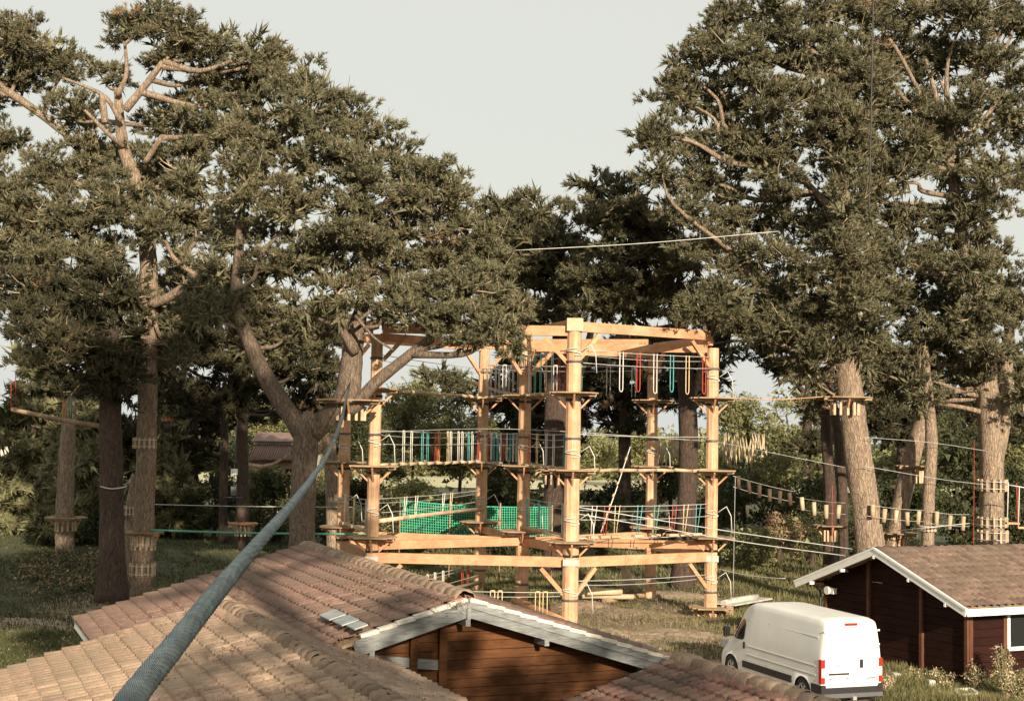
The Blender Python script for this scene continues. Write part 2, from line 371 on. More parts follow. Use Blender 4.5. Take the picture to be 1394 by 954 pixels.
def ridge_caps(roof, a, b, r=.15, step=.42, matkey='ridge'):
    a, b = V(a), V(b); u = (b - a).normalized(); L = (b - a).length; n = int(L / step); x = u.cross(V((0, 0, 1))).normalized()
    for i in range(n):
        p = a + u * (i * step); m = MB(); vs = []; N = 10
        for j, (t, rr) in enumerate(((0, .95), (.5, 1.04), (1.0, 1.17), (1.06, .95))):
            for k in range(N + 1):
                an = math.pi * k / N; ra = r * rr * (1 + random.uniform(-.05, .05))
                vs.append(p + u * (t * step) + x * math.cos(an) * ra * 1.15 + V((0, 0, 1)) * (math.sin(an) * ra * .95 - .05 + random.uniform(-.016, .016)))
        m.add(vs, [(j * (N + 1) + k, j * (N + 1) + k + 1, (j + 1) * (N + 1) + k + 1, (j + 1) * (N + 1) + k) for j in range(3) for k in range(N)], True)
        m.build('ridge_tile', M[matkey], roof)
def slab(roofroot, name, O, u, s, L, T, th, mat):
    O, u, s = V(O), V(u).normalized(), V(s).normalized(); n = u.cross(s).normalized()
    if n.z < 0: n = -n
    m = MB(); m.frame(O + u * L / 2 + s * T / 2 - n * (th / 2), u * L / 2, s * T / 2, n * th / 2); return m.build(name, mat, roofroot)
def verge_pieces(root, O, s, u, nrow, mat, w=.09):
    """mortared verge: one pale stepped cap per course on the rake edge"""
    O, u, s = V(O), V(u).normalized(), V(s).normalized(); n = u.cross(s).normalized()
    if n.z < 0: n = -n
    for j in range(nrow):
        c = O + s * (j * TE + TE / 2 + .02) + n * (.045 + .01) - u * .02
        m = MB(); m.frame(c, u * w / 2, (s * TE / 2 + n * .012) * .985, n * .035); m.build('verge_tile', mat, root)
# ridge direction shared by the three near houses
SL = .30
RA1 = hz(415, 745, 4.2); RA2 = hz(636, 818, 4.2)
UA = (RA2 - RA1).normalized(); NA = V((UA.y, -UA.x, 0))      # NA points left-towards camera
if NA.x > 0: NA = -NA
def down(n, sl): return V((n.x, n.y, -sl)).normalized()
def wallbox(m, a, b, z0, z1, t=.12):
    a, b = V((a.x, a.y, 0)), V((b.x, b.y, 0)); d = (b - a); nn = V((d.y, -d.x, 0)).normalized()
    m.frame((a + b) / 2 + V((0, 0, (z0 + z1) / 2)), d / 2, nn * t / 2, (0, 0, (z1 - z0) / 2))
def house(name, label, R1, R2, u, n, tl, tr, sl, matL, nl, nr, capmat='ridge', far_verge=True):
    """gabled house: ridge R1 (far) -> R2 (near); slope runs tl to the left side and tr to the right side"""
    base = V((R1.lerp(R2, .5).x, R1.lerp(R2, .5).y, 0)); root = thing(name, base, label, 'house')
    L = (R2 - R1).length; sL = down(n, sl); sR = down(-n, sl); k = math.sqrt(1 + sl * sl)
    rf = slab(root, 'roof', R1 - V((0, 0, .02)), u, sL, L, tl * k, .06, M['oldwood'])
    slab(rf, 'roof_deck', R1 - V((0, 0, .02)), u, sR, L, tr * k, .06, M['oldwood'])
    ncol = int(L / TW)
    tile_slope(rf, R1, u, sL, ncol, int(round(tl * k / TE)), matL, nl)
    tile_slope(rf, R1, u, sR, ncol, int(round(tr * k / TE)), matL, nr)
    for n_ in (n, -n): MB().frame(R1 + u * (L / 2) + down(n_, sl) * .2 + V((0, 0, .075)), u * L / 2, down(n_, sl) * .11, V((0, 0, .03))).build('ridge_mortar', M['mortar'], rf)
    ridge_caps(rf, R1 + V((0, 0, .08)), R2 + V((0, 0, .08)), .18, .42, capmat)
    if far_verge: verge_pieces(rf, R1, sL, u, int(round(tl * k / TE)), M['verge'])
    return root, rf, sL, sR
# ---- house A
tA = 6.3
hA, rfA, sLA, sRA = house('wooden_house', 'brown plank house with tiled roof and weathered white gable boards',
                          RA1, RA2, UA, NA, tA, 5.0, SL, 'tileA', 290, 10)
kA = math.sqrt(1 + SL * SL)
def wallsA():
    g0 = RA2 - UA * .55                              # gable wall plane, set back under the overhang
    m = MB(); zt = 4.2 - .12
    def top(t): return zt - SL * abs(t)
    # gable planks
    ph = .19; z = .1; j = 0
    while z < zt - .05:
        z1 = min(z + ph, zt); half = (zt - z) / SL
        a_ = min(half, tA - .5); b_ = min(half, 4.55)
        zt2 = z1 - .012
        half2 = max(.05, (zt - zt2) / SL); a2 = min(half2, a_); b2 = min(half2, b_)
        w = MB(); d = .02 + .006 * (j % 2)
        P = []
        for (t, zz) in ((a_, z), (-b_, z), (-b2, zt2), (a2, zt2)):
            for off in (d, -.04): P.append(g0 + NA * t + UA * off + V((0, 0, zz - 4.2)))
        w.add(P, [(0, 2, 4, 6), (1, 7, 5, 3), (0, 1, 3, 2), (2, 3, 5, 4), (4, 5, 7, 6), (6, 7, 1, 0)])
        w.build('plank', M['plankA'], hA); z += ph; j += 1
    # side walls
    w = MB(); e1 = RA1 + UA * .5
    for t in (tA - .5, -4.5): wallbox(w, e1 + NA * t, g0 - UA * .06 + NA * t, 0, 4.2 - SL * abs(t) - .12)
    wallbox(w, e1 + NA * (tA - .6), e1 - NA * 4.4, 0, 2.2)
    w.build('wall', M['plankA'], hA)
    # studs and white board
    for px, w_ in ((573, .15), (614, .17)):
        t = (px - 636) / -75.0
        q = g0 + NA * (t * 1.15) + UA * .09
        MB().frame((q.x, q.y, (top(t * 1.15) + 2.0) / 2 - .02), UA * .06, NA * w_ / 2, (0, 0, (top(t * 1.15) - 2.0) / 2 - .08)).build('post', M['postH'] if 0 else M['plankA'], hA)
    q1 = g0 + NA * 2.6 + UA * .06; q2 = g0 + NA * .35 + UA * .06
    MB().bar((q1.x, q1.y, 3.12), (q2.x, q2.y, 2.86), .05, .2).build('skirting_board', M['barge'], hA)
    # barge boards: two boards lapped
    for sgn, T, s in ((1, 2.35, sLA), (-1, 5.05, sRA)):
        a_ = RA2 + UA * .06 + V((0, 0, -.02)); n_ = V((0, 0, 1))
        p, q = a_, a_ + s * T * kA
        b = MB(); b.bar(p - n_ * .15, q - n_ * .15, .035, .28, n_); b.build('barge_board', M['barge'], hA)
        b = MB(); b.bar(p + UA * .035 - n_ * .03, q + UA * .035 - n_ * .03, .035, .13, n_); b.build('barge_board', M['barge'], hA)
        verge_pieces(rfA, RA2 - UA * .0 + UA * .06, s, UA, int(T * kA / TE), M['verge'], .16)
    MB().frame(RA2 + UA * .11 + V((0, 0, -.2)), UA * .02, NA * .04, (0, 0, .15)).build('ridge_board', M['barge'], hA)
    for t in (.0, -1.75 * 1.0, -4.2, 2.0):
        q = RA2 - UA * .2 + NA * t + V((0, 0, -SL * abs(t) - .36 if t else -.42))
        MB().frame(q, UA * .28, NA * .05, (0, 0, .07)).build('purlin_end', M['barge'], hA)
    # flashing sheets in the valley
    for px, py, a_, b_ in ((452, 849, .40, .18), (470, 857, .36, .18), (486, 864, .28, .14)):
        t = 0
        for _ in range(12):
            q = hz(px, py, 4.2 - SL * t + .1); t = (q - RA1).dot(NA)
        m = MB(); m.frame(q + V((0, 0, .19)), UA * a_, sLA * b_, V((0, 0, .012)) + UA * 0); m.build('flashing', M['flash'], hA)
    for sgn in (1,):
        a_ = RA1 + sLA * tA * kA; MB().bar(a_ - V((0, 0, .1)), a_ + UA * 14 - V((0, 0, .1)), .03, .16).build('fascia_board', M['white'], hA)
wallsA()
# ---- house B
RB1 = hz(299, 821, 3.6); RB2 = RB1 + UA * 16.0
hB, rfB, sLB, sRB = house('mossy_roofed_house', 'nearest house with a wide sunlit mossy tile roof under the thick cable, bottom left',
                          RB1, RB2, UA, NA, 7.0, 2.25, SL, 'tileB', 240, 55)
def wallsB():
    w = MB(); 
    for t in (6.5, -1.9): wallbox(w, RB1 + UA * .4 + NA * t, RB2 - UA * .4 + NA * t, 0, 3.6 - SL * abs(t) - .15)
    for q in (RB1 + UA * .4, RB2 - UA * .4): wallbox(w, q + NA * 6.4, q - NA * 1.8, 0, 1.6)
    w.build('wall', M['plankA'], hB)
    a_ = RB1 + sRB * 2.25 * kA; MB().bar(a_ - V((0, 0, .05)), a_ + UA * 16 - V((0, 0, .05)), .04, .10).build('fascia_board', M['oldwood'], hB)
    verge_pieces(rfB, RB1, sRB, UA, 6, M['verge'])
wallsB()
# ---- house C
RC1 = hz(922, 900, 2.9); RC2 = RC1 + UA * 9.0
hC, rfC, sLC, sRC = house('red_tiled_house', 'low roof of red clay tiles with a mossy ridge in front of the white van',
                          RC1, RC2, UA, NA, 4.0, 3.0, SL, 'tileC', 200, 20)
w = MB()
for t in (3.5, -2.6): wallbox(w, RC1 + UA * .4 + NA * t, RC2 - UA * .4 + NA * t, 0, 2.9 - SL * abs(t) - .15)
for q in (RC1 + UA * .4, RC2 - UA * .4): wallbox(w, q + NA * 3.4, q - NA * 2.5, 0, 1.65)
w.build('wall', M['plankA'], hC)
# ------------------------------------------------------------------ hut on the right
def hut():
    AP = at(1191, 748, 46.6); u = V((.90, .44, 0)).normalized(); n = V((u.y, -u.x, 0))     # n points towards the camera (down-right in the picture)
    zr = AP.z; sl = .36; hw = 4.15; L = 13.0; k = math.sqrt(1 + sl * sl)
    root = thing('garden_hut', (AP.x + u.x * L / 2, AP.y + u.y * L / 2, 0), 'dark red plank hut with white barge boards and a brown tiled roof behind the van', 'hut')
    sF, sB = down(n, sl), down(-n, sl)
    rf = slab(root, 'roof', AP, u, sF, L, hw * k, .08, M['oldwood']); slab(rf, 'roof_deck', AP, u, sB, L, hw * k, .08, M['oldwood'])
    nr = int(hw * k / TE); nc = int(L / TW)
    tile_slope(rf, AP, u, sF, nc, nr, 'tileH', 300, .6)
    tile_slope(rf, AP, u, sB, nc, nr, 'tileH', 0, .6)
    ridge_caps(rf, AP + V((0, 0, .02)), AP + u * L + V((0, 0, .02)), .11, .42, 'tileH')
    up = V((0, 0, 1))
    for s in (sF, sB):
        MB().bar(AP - u * .04 - up * .05, AP - u * .04 - up * .05 + s * (hw + .03) * k, .05, .26).build('barge_board', M['white'], root)
        MB().bar(AP - u * .07 + up * .05, AP - u * .07 + up * .05 + s * (hw + .05) * k, .05, .07).build('verge_strip', M['white'], root)
    e0 = AP + sF * hw * k
    MB().bar(e0 - up * .07 + n * .03, e0 + u * L - up * .07 + n * .03, .04, .22).build('fascia_board', M['white'], root)
    # walls
    W0 = AP + u * .75; wh = 3.4
    def top(t): return zr - .1 - sl * abs(t)
    z = .22; j = 0; ph = .26
    while z < zr - .2:
        z1 = min(z + ph, zr - .1); P = []; off = .01 + .008 * (j % 2)
        h0 = min(wh, (zr - .1 - z) / sl); h1 = min(wh, max(.02, (zr - .1 - z1 + .014) / sl))
        for (t, zz) in ((h0, z), (-h0, z), (-h1, z1 - .014), (h1, z1 - .014)):
            for o_ in (-off, .05): P.append(W0 + n * t + u * o_ + V((0, 0, zz - zr)))
        MB().add(P, [(0, 2, 4, 6), (1, 7, 5, 3), (0, 1, 3, 2), (2, 3, 5, 4), (4, 5, 7, 6), (6, 7, 1, 0)]).build('plank', M['plankH'], root)
        z += ph; j += 1
    z = .22; j = 0
    while z < top(wh):
        z1 = min(z + ph, top(wh)); a_ = W0 + n * (wh + .005 + .008 * (j % 2)); c = a_ + u * 5.9 + V((0, 0, (z + z1) / 2 - zr))
        MB().frame(c, u * 5.9, n * .03, (0, 0, (z1 - z) / 2 - .007)).build('plank', M['plankH'], root); z += ph; j += 1
    w = MB(); c = W0 + u * 5.9
    w.frame((c.x, c.y, 1.3), u * 5.8, n * (wh - .08), (0, 0, 1.15)); w.build('wall', M['plankH'], root)
    MB().frame((c.x, c.y, .11), u * 5.95, n * (wh + .06), (0, 0, .11)).build('plinth', M['black'], root)
    for t in (wh + .05, 1.45, -1.1, -wh + .02):
        q = W0 + n * t - u * .06; MB().frame((q.x, q.y, (top(t) + .1) / 2), u * .05, n * .065, (0, 0, (top(t) - .1) / 2)).build('post', M['postH'], root)
    for x in (.08, 1.5):
        q = W0 + n * (wh + .07) + u * x; MB().frame((q.x, q.y, (top(wh) + .1) / 2), u * .065, n * .04, (0, 0, (top(wh) - .1) / 2)).build('post', M['postH'], root)
    for t in (0, 1.65, 3.3, -1.65, -3.3):
        q = AP - u * .0 + n * t + V((0, 0, -sl * abs(t) - .24)); MB().frame(q, u * .085, n * .035, (0, 0, .05)).build('purlin_end', M['white'], root)
        MB().frame(q + u * .45, u * .33, n * .045, (0, 0, .065)).build('purlin', M['plankH'], root)
    # window on the front wall
    wc = W0 + n * (wh + .07) + u * 2.42; z0, z1 = 1.12, 2.24; fr = MB()
    cx, cy = wc.x, wc.y; hwid = .78
    for (dx, zz, a_, b_) in ((-hwid, (z0 + z1) / 2, .06, (z1 - z0) / 2 + .06), (hwid, (z0 + z1) / 2, .06, (z1 - z0) / 2 + .06)):
        fr.frame((cx + u.x * dx, cy + u.y * dx, zz), u * a_, n * .05, (0, 0, b_))
    for zz in (z0, z1): fr.frame((cx, cy, zz), u * (hwid - .06), n * .045, (0, 0, .06))
    win = fr.build('window', M['white'], root)
    MB().frame((cx, cy, (z0 + z1) / 2), u * (hwid - .05), n * .012, (0, 0, (z1 - z0) / 2 - .05)).build('pane', M['glass'], win)
    # flood lamp on the gable
    q = at(1131, 803, 49.6); r = MB(); r.cyl(q - u * .10, -u, .14, .20, 12); r.frame(q + n * .2 - u * .06, u * .08, n * .10, (0, 0, .10)); r.build('wall_lamp', M['white'], root)
    # drain pipe at left corner
    q = W0 - n * (wh + .3) - u * .2; MB().tube([(q.x, q.y, 2.35), (q.x + n.x * .2, q.y + n.y * .2, 2.2), (q.x + n.x * .2, q.y + n.y * .2, .2)], .04, 8).build('drain_pipe', M['black'], root)
hut()
# ------------------------------------------------------------------ text
def text_mesh(name, body, size, mat, parent, matrix):
    c = bpy.data.curves.new(name, 'FONT'); c.body = body; c.size = size; c.extrude = .002; c.align_x = 'CENTER'; c.align_y = 'CENTER'
    t = bpy.data.objects.new(name + '_tmp', c); COL.objects.link(t); bpy.context.view_layer.update()
    me = bpy.data.meshes.new_from_object(t.evaluated_get(bpy.context.evaluated_depsgraph_get())); bpy.data.objects.remove(t)
    me.materials.clear(); o = link(name, me, parent, mat); o.matrix_local = matrix; return o
# ------------------------------------------------------------------ van
def van():
    L = 6.30; root = thing('parked_van', (0, 0, 0), 'white high-roof panel van parked beside the dark red hut', 'van')
    WY = (.98, 5.22); WR = .35
    def half(y):  return float(np.interp(y, [0, .08, 5.0, 5.6, 6.0, 6.22, 6.3], [1.0, 1.02, 1.02, 1.0, .93, .80, .66]))
    def ztop(y):  return float(np.interp(y, [0, .06, .3, 3.7, 4.15, 4.5, 4.85, 5.2, 5.5, 5.62, 5.95, 6.15, 6.25, 6.3], [2.40, 2.47, 2.52, 2.54, 2.50, 2.38, 2.10, 1.72, 1.36, 1.26, 1.12, .98, .84, .70]))
    def upper(y): return float(np.interp(y, [0, 4.0, 4.8, 5.4, 6.3], [.86, .86, .80, .74, .80]))
    def zbot(y):
        z = .30
        for c in WY:
            d = abs(y - c)
            if d < .46: z = max(z, .34 + math.sqrt(.46 ** 2 - d * d) * .93)
        return z
    fr = [0, .12, .30, .44, .60, .76, .90, .965, .99, 1.0]
    def prof(y):
        w, zt, up, zb = half(y), ztop(y), upper(y), zbot(y); out = []
        for f in fr:
            z = .30 + f * (zt - .30)
            ww = w * (1 - (1 - up) * max(0, (f - .40) / .5) ** 1.5 * (1 if f < .9 else 1))
            if f <= .9: ww = w * (1 - (1 - up) * (max(0, f - .40) / .5) ** 1.5)
            elif f < .97: ww = w * up * .965
            elif f < .995: ww = w * up * .88
            else: ww = w * up * .70
            out.append((ww, max(z, zb)))
        return out
    ys = sorted(set([0, .02, .06, .12, .2, .3] + [round(.4 + .08 * i, 3) for i in range(72)] + [6.15, 6.2, 6.25, 6.28, 6.3])); ys = [y for y in ys if y <= 6.3]
    b = MB(); n = len(fr); vs = []
    for y in ys:
        p = prof(y); ring = [(-w_, y, z_) for w_, z_ in p] + [(0, y, p[-1][1] + .012)] + [(w_, y, z_) for w_, z_ in p[::-1]]; vs += ring
    R = 2 * n + 1
    b.add(vs, [(i * R + k, i * R + k + 1, (i + 1) * R + k + 1, (i + 1) * R + k) for i in range(len(ys) - 1) for k in range(R - 1)], True)
    b.add(vs[:R], [tuple(range(R))]); b.add(vs[-R:], [tuple(range(R))[::-1]])
    body = b.build('body', M['paint'], root)
    MB().box(-.9, .9, .1, 6.1, .22, .42).build('underbody', M['black'], root)
    for c in WY: MB().box(-.97, .97, c - .44, c + .44, .42, .78).build('wheel_well', M['black'], root)
    # rear doors
    for sg in (-1, 1):
        P = []
        for f in (.14, .3, .44, .6, .76, .9, .95):
            z = .30 + f * (ztop(.06) - .30); w = half(0) * (1 - (1 - upper(0)) * (max(0, min(f, .9) - .40) / .5) ** 1.5) - .075 - (.05 if f > .92 else 0); P.append((w, z))
        vs = [(sg * .008, -.035, P[0][1])] + [(sg * x, -.035, z) for x, z in P] + [(sg * .008, -.035, P[-1][1])]; m = len(vs)
        back = [(x * 1.0, .004, z) for x, _, z in vs]; dm = MB(); f0 = tuple(range(m)); 
        dm.add(vs + back, [f0 if sg < 0 else f0[::-1]] + [(i, (i + 1) % m, m + (i + 1) % m, m + i) for i in range(m)])
        d = dm.build('rear_door', M['paint'], root)
        if sg > 0:
            MB().box(.26, .36, -.065, -.036, 1.12, 1.36).build('door_handle', M['black'], d)
            MB().box(.50, .80, -.042, -.036, .80, .835).build('badge', M['greyp'], d)
            text_mesh('lettering', 'DUCATO', .10, M['greyp'], d, Matrix.Translation((.66, -.037, 1.47)) @ Matrix.Rotation(math.pi / 2, 4, 'X'))
        else:
            MB().box(-.78, -.10, -.06, -.036, .94, .99).build('plate_light_bar', M['black'], d)
            MB().box(-.70, -.18, -.045, -.036, .76, .89).build('number_plate', M['white'], d)
            text_mesh('lettering', 'WA-141-738', .12, M['greyp'], d, Matrix.Translation((-.44, -.047, .825)) @ Matrix.Rotation(math.pi / 2, 4, 'X'))
            text_mesh('lettering', 'FIAT', .12, M['greyp'], d, Matrix.Translation((-.42, -.037, 1.21)) @ Matrix.Rotation(math.pi / 2, 4, 'X'))
        for z in (.95, 1.75, 2.15): MB().box(min(sg * .93, sg * .85), max(sg * .93, sg * .85), -.05, -.036, z, z + .05).build('hinge', M['white'], d)
        # tail lamp
        t = MB(); x0, x1 = (.90, 1.032) if sg > 0 else (-1.032, -.90)
        t.box(x0, x1, -.042, .09, .70, 1.38); lo = t.build('tail_lamp', M['red'], root)
        MB().box(x0 + (.02 if sg < 0 else -.004), x1 + (.004 if sg < 0 else -.02) * -1 * -1, -.046, .094, .88, 1.14).build('lens', M['white'], lo)
        MB().box(min(sg * .88, sg * 1.03), max(sg * .88, sg * 1.03), -.06, .5, .36, .66).build('bumper_corner', M['black'], root)
    MB().box(-.25, .17, -.055, .02, 2.33, 2.40).build('brake_lamp', M['red'], root)
    MB().box(-1.0, 1.0, -.11, .06, .30, .42).build('rear_step', M['greyp'], root)
    MB().box(-.90, .90, -.05, .03, .42, .58).build('rear_bumper', M['black'], root)
    MB().box(-.06, .06, -.2, -.05, .24, .34).build('tow_bar', M['alloy'], root)
    MB().box(-.72, .72, 6.2, 6.34, .30, .60).build('front_bumper', M['black'], root)
    # sides
    def sx(y, z):
        f = (z - .30) / (ztop(y) - .30); return half(y) * (1 - (1 - upper(y)) * (max(0, min(f, .9) - .40) / .5) ** 1.5)
    for sg in (-1, 1):
        def pan(name, poly, off, mat, par=root):
            vs = [(sg * (sx(y, z) + off), y, z) for y, z in poly]; m = len(vs); vs += [(sg * (sx(y, z) - .01), y, z) for y, z in poly]
            return MB().add(vs, [tuple(range(m)), tuple(range(m, 2 * m))[::-1]] + [(i, (i + 1) % m, m + (i + 1) % m, m + i) for i in range(m)]).build(name, mat, par)
        pan('side_moulding', [(1.55, .48), (4.45, .48), (4.45, .68), (1.55, .68)], .03, M['black'])
        gm = MB(); cols_ = [4.40, 4.44, 4.55, 4.7, 4.85, 5.0, 5.15, 5.28]
        lo_ = [1.42, 1.34, 1.31, 1.30, 1.30, 1.30, 1.30, 1.30]; hi_ = [1.78, 1.88, 1.95, 1.93, 1.80, 1.66, 1.50, 1.37]
        gv = [(sg * (sx(y_, l_ + (h_ - l_) * j / 5) + .014), y_, l_ + (h_ - l_) * j / 5) for y_, l_, h_ in zip(cols_, lo_, hi_) for j in range(6)]
        gm.add(gv, [(i * 6 + j, (i + 1) * 6 + j, (i + 1) * 6 + j + 1, i * 6 + j + 1) for i in range(7) for j in range(5)], True); gm.build('side_window', M['glass'], root)
        for (z0_, z1_) in ((1.965, 2.0), (1.15, 1.185), (.89, .925)):
            pan('body_crease', [(.25, z0_), (4.2, z0_), (4.2, z1_), (.25, z1_)], .011, M['paint'])
            pan('panel_seam', [(.25, z0_ - .012), (4.2, z0_ - .012), (4.2, z0_), (.25, z0_)], .004, M['greyp'])
        for y0_ in (4.28, 3.0, .32) : pan('panel_seam', [(y0_, .72), (y0_ + .028, .72), (y0_ + .028, 2.0), (y0_, 2.0)], .003, M['greyp'])
        pan('side_handle', [(4.32, 1.06), (4.42, 1.06), (4.42, 1.26), (4.32, 1.26)], .03, M['black'])
        pan('lower_cladding', [(.02, .36), (.48, .36), (.48, .66), (.02, .66)], .02, M['black'])
        mr = MB(); xx = sg * 1.24; mr.frame((xx, 5.12, 1.50), (.085, 0, 0), (0, .07, 0), (0, 0, .16)); mr.bar((sg * .98, 5.14, 1.38), (xx, 5.12, 1.38), .06, .06); mo = mr.build('wing_mirror', M['black'], root)
        MB().frame((xx, 5.022, 1.52), (.065, 0, 0), (0, .022, 0), (0, 0, .13)).build('mirror_glass', M['glass'], mo)
        for c in WY:
            w = MB(); xc = sg * .90; N = 28; prof_ = [(.0, -.12), (.27, -.12), (.335, -.10), (WR, -.06), (WR, .06), (.335, .10), (.24, .115), (.215, .10)]; vs = []
            for (r_, x_) in prof_:
                for k in range(N): a_ = 2 * math.pi * k / N; vs.append((xc + sg * x_, c + r_ * math.cos(a_), WR + r_ * math.sin(a_)))
            w.add(vs, [(j * N + k, j * N + (k + 1) % N, (j + 1) * N + (k + 1) % N, (j + 1) * N + k) for j in range(len(prof_) - 1) for k in range(N)], True)
            wh = w.build('wheel', M['rubber'], root)
            r = MB(); r.cyl((xc + sg * .075, c, WR), (1, 0, 0), .075, .05, 16)
            for k in range(6):
                a_ = 2 * math.pi * k / 6; d_ = V((0, math.cos(a_), math.sin(a_))); r.bar(V((xc + sg * .085, c, WR)) + d_ * .05, V((xc + sg * .085, c, WR)) + d_ * .225, .075, .02, (1, 0, 0))
            r.tube([V((xc + sg * .09, c + .222 * math.cos(2 * math.pi * k / 24), WR + .222 * math.sin(2 * math.pi * k / 24))) for k in range(25)], .018, 6, False)
            r.build('rim', M['alloy'], wh)
    ws = MB(); ws.add([(-.74, 5.40, 1.53), (.74, 5.40, 1.53), (.70, 4.72, 2.26), (-.70, 4.72, 2.26)], [(0, 1, 2, 3)]); ws.build('windscreen', M['glass'], root)
    for sg in (-1, 1): MB().box(min(sg * .6, sg * .9), max(sg * .6, sg * .9), 5.98, 6.12, .86, 1.10).build('headlight', M['alloy'], root)
    q = hz(1117, 947, 0.3); th = math.radians(20)
    rl = V((-1.02 * math.cos(th), -1.02 * math.sin(th), 0))
    root.location = (q.x - rl.x, q.y - rl.y, gz(q.x, q.y) + .0); root.rotation_euler = (0, 0, th)
van()
# ------------------------------------------------------------------ high ropes tower
PX = {'front': (779, 56.4, 434, 10.5), 'right': (969, 60.3, 474, 8.6), 'backright': (887, 66.0, 470, 7.8), 'centre': (713, 62.0, 452, 8.6), 'back': (656, 68.0, 462, 7.6), 'left': (509, 56.8, 455, 8.4), 'farleft': (468, 62.6, 470, 8.0)}
PP = {}
tower = thing('high_ropes_tower', at(713, 800, 62.0) * 1.0, 'tall ring of orange larch poles and beams with rope courses between them', 'climbing tower')
tower.location.z = 0; ORG[tower.name] = V(tower.location)
for k, (px, D, ty, rp) in PX.items():
    p = at(px, 650, D); top = at(px, ty, D).z; r = rp * D / F; PP[k] = (p.x, p.y, top, r)
    m = MB(); z = gz(p.x, p.y) - .2; pts = []; rr = []
    for i in range(13):
        f = i / 12; pts.append((p.x, p.y, z + (top - z) * f)); rr.append(r * (1.04 - .10 * f))
    m.tube(pts, rr, 10, True, .04, hash(k) % 97 if 0 else len(k), False)
    pole = m.build('pole', M['pole'], tower)
    for zz in (2.75, 5.9, 9.0, 7.45, 10.55, 1.0):
        q = MB(); q.tube([(p.x, p.y, zz - .045), (p.x, p.y, zz + .045)], r * 1.10, 12); q.build('strap', M['greyp'] if zz in (7.45, 10.55, 1.0) else M['black'], pole)
    if k in ('front', 'left', 'right'):
        MB().frame((p.x, p.y, 2.42 if k != 'front' else 2.5), (r * 1.06, 0, 0), (0, r * 1.06, 0), (0, 0, .13)).build('metal_shoe', M['stone'], pole)
    if k == 'front': MB().frame((p.x, p.y, top - .25), (r * 1.04, 0, 0), (0, r * 1.04, 0), (0, 0, .26)).build('metal_shoe', M['logpale'], pole)
def pt(k, z): return V((PP[k][0], PP[k][1], z))
ring = ['left', 'front', 'right', 'backright', 'back', 'farleft']
def brace(a, b, z, up=-1):
    d = (V(b) - V(a)); d.z = 0; d.normalize(); p = V((a[0], a[1], z - 1.15)) + d * .26; q = V((a[0], a[1], z - .12)) + d * 1.2
    MB().bar(p, q, .13, .16).build('knee_brace', M['beam'], tower)
for i, k in enumerate(ring):
    k2 = ring[(i + 1) % 6]
    for lev, zc, hh in ((0, 2.50, .40), (1, 11.78, .40)):
        dz = .0 if i % 2 == 0 else -.36 if lev == 0 else .32
        dz = 0 if lev == 0 else dz * .6
        a_, b_ = pt(k, zc + dz), pt(k2, zc + dz); d = (b_ - a_).normalized()
        MB().bar(a_ + d * (PP[k][3] * 0.9), b_ - d * (PP[k2][3] * 0.9), .24, hh).build('beam', M['beam'], tower)
        if lev == 1 or i in (0, 1): brace(a_, b_, zc + dz - .15); brace(b_, a_, zc + dz - .15)
for i, k in enumerate(ring):
    for lev, zc in ((0, 2.98), (1, 12.1 if k == 'front' else 11.42)):
        if lev == 1 and k in ('farleft', 'back'): continue
        a_, b_ = pt(k, zc), pt('centre', zc + (0 if lev else -.12)); d = (b_ - a_).normalized()
        MB().bar(a_ + d * PP[k][3] * .9, b_ - d * PP['centre'][3] * .9, .2, .34).build('spoke_beam', M['beam'], tower)
        if lev: brace(b_, a_, 11.35)
def platform(k, z, root=tower, w=.95, x=None, y=None, mat='oldwood', r=None, sides=8):
    X, Y = (PP[k][0], PP[k][1]) if k else (x, y); r = PP[k][3] if k else r
    b = MB(); nb = 6; st = 2 * w / nb
    for i in range(nb):
        yy = Y - w + st * (i + .5); wid = w * math.sqrt(max(.25, 1 - ((yy - Y) / (w * 1.15)) ** 2)) * 1.05
        if abs(yy - Y) < r + st * .4:
            b.box(X - wid, X - r * .98, yy - st / 2 + .012, yy + st / 2 - .012, z - .025, z + .025); b.box(X + r * .98, X + wid, yy - st / 2 + .012, yy + st / 2 - .012, z - .025, z + .025)
        else: b.box(X - wid, X + wid, yy - st / 2 + .012, yy + st / 2 - .012, z - .025, z + .025)
    for s_ in (-1, 1):
        b.box(X - w * .95, X + w * .95, Y + s_ * (r + .05) - .05, Y + s_ * (r + .05) + .05, z - .13, z - .028)
    po = b.build('platform', M[mat], root)
    for dx, dy in ((1, 0), (-1, 0), (0, -1)): s = MB(); s.bar((X + dx * r * .9, Y + dy * r * .9, z - .62), (X + dx * w * .85, Y + dy * w * .85, z - .08), .07, .07); s.build('bracket', M['beam'], po)
    return po
for k in PX:
    for z in (3.32, 6.18, 9.28): 
        if k == 'farleft' and z > 9: continue
        platform(k, z)
for k in ('right',): platform(k, .35, w=.9)
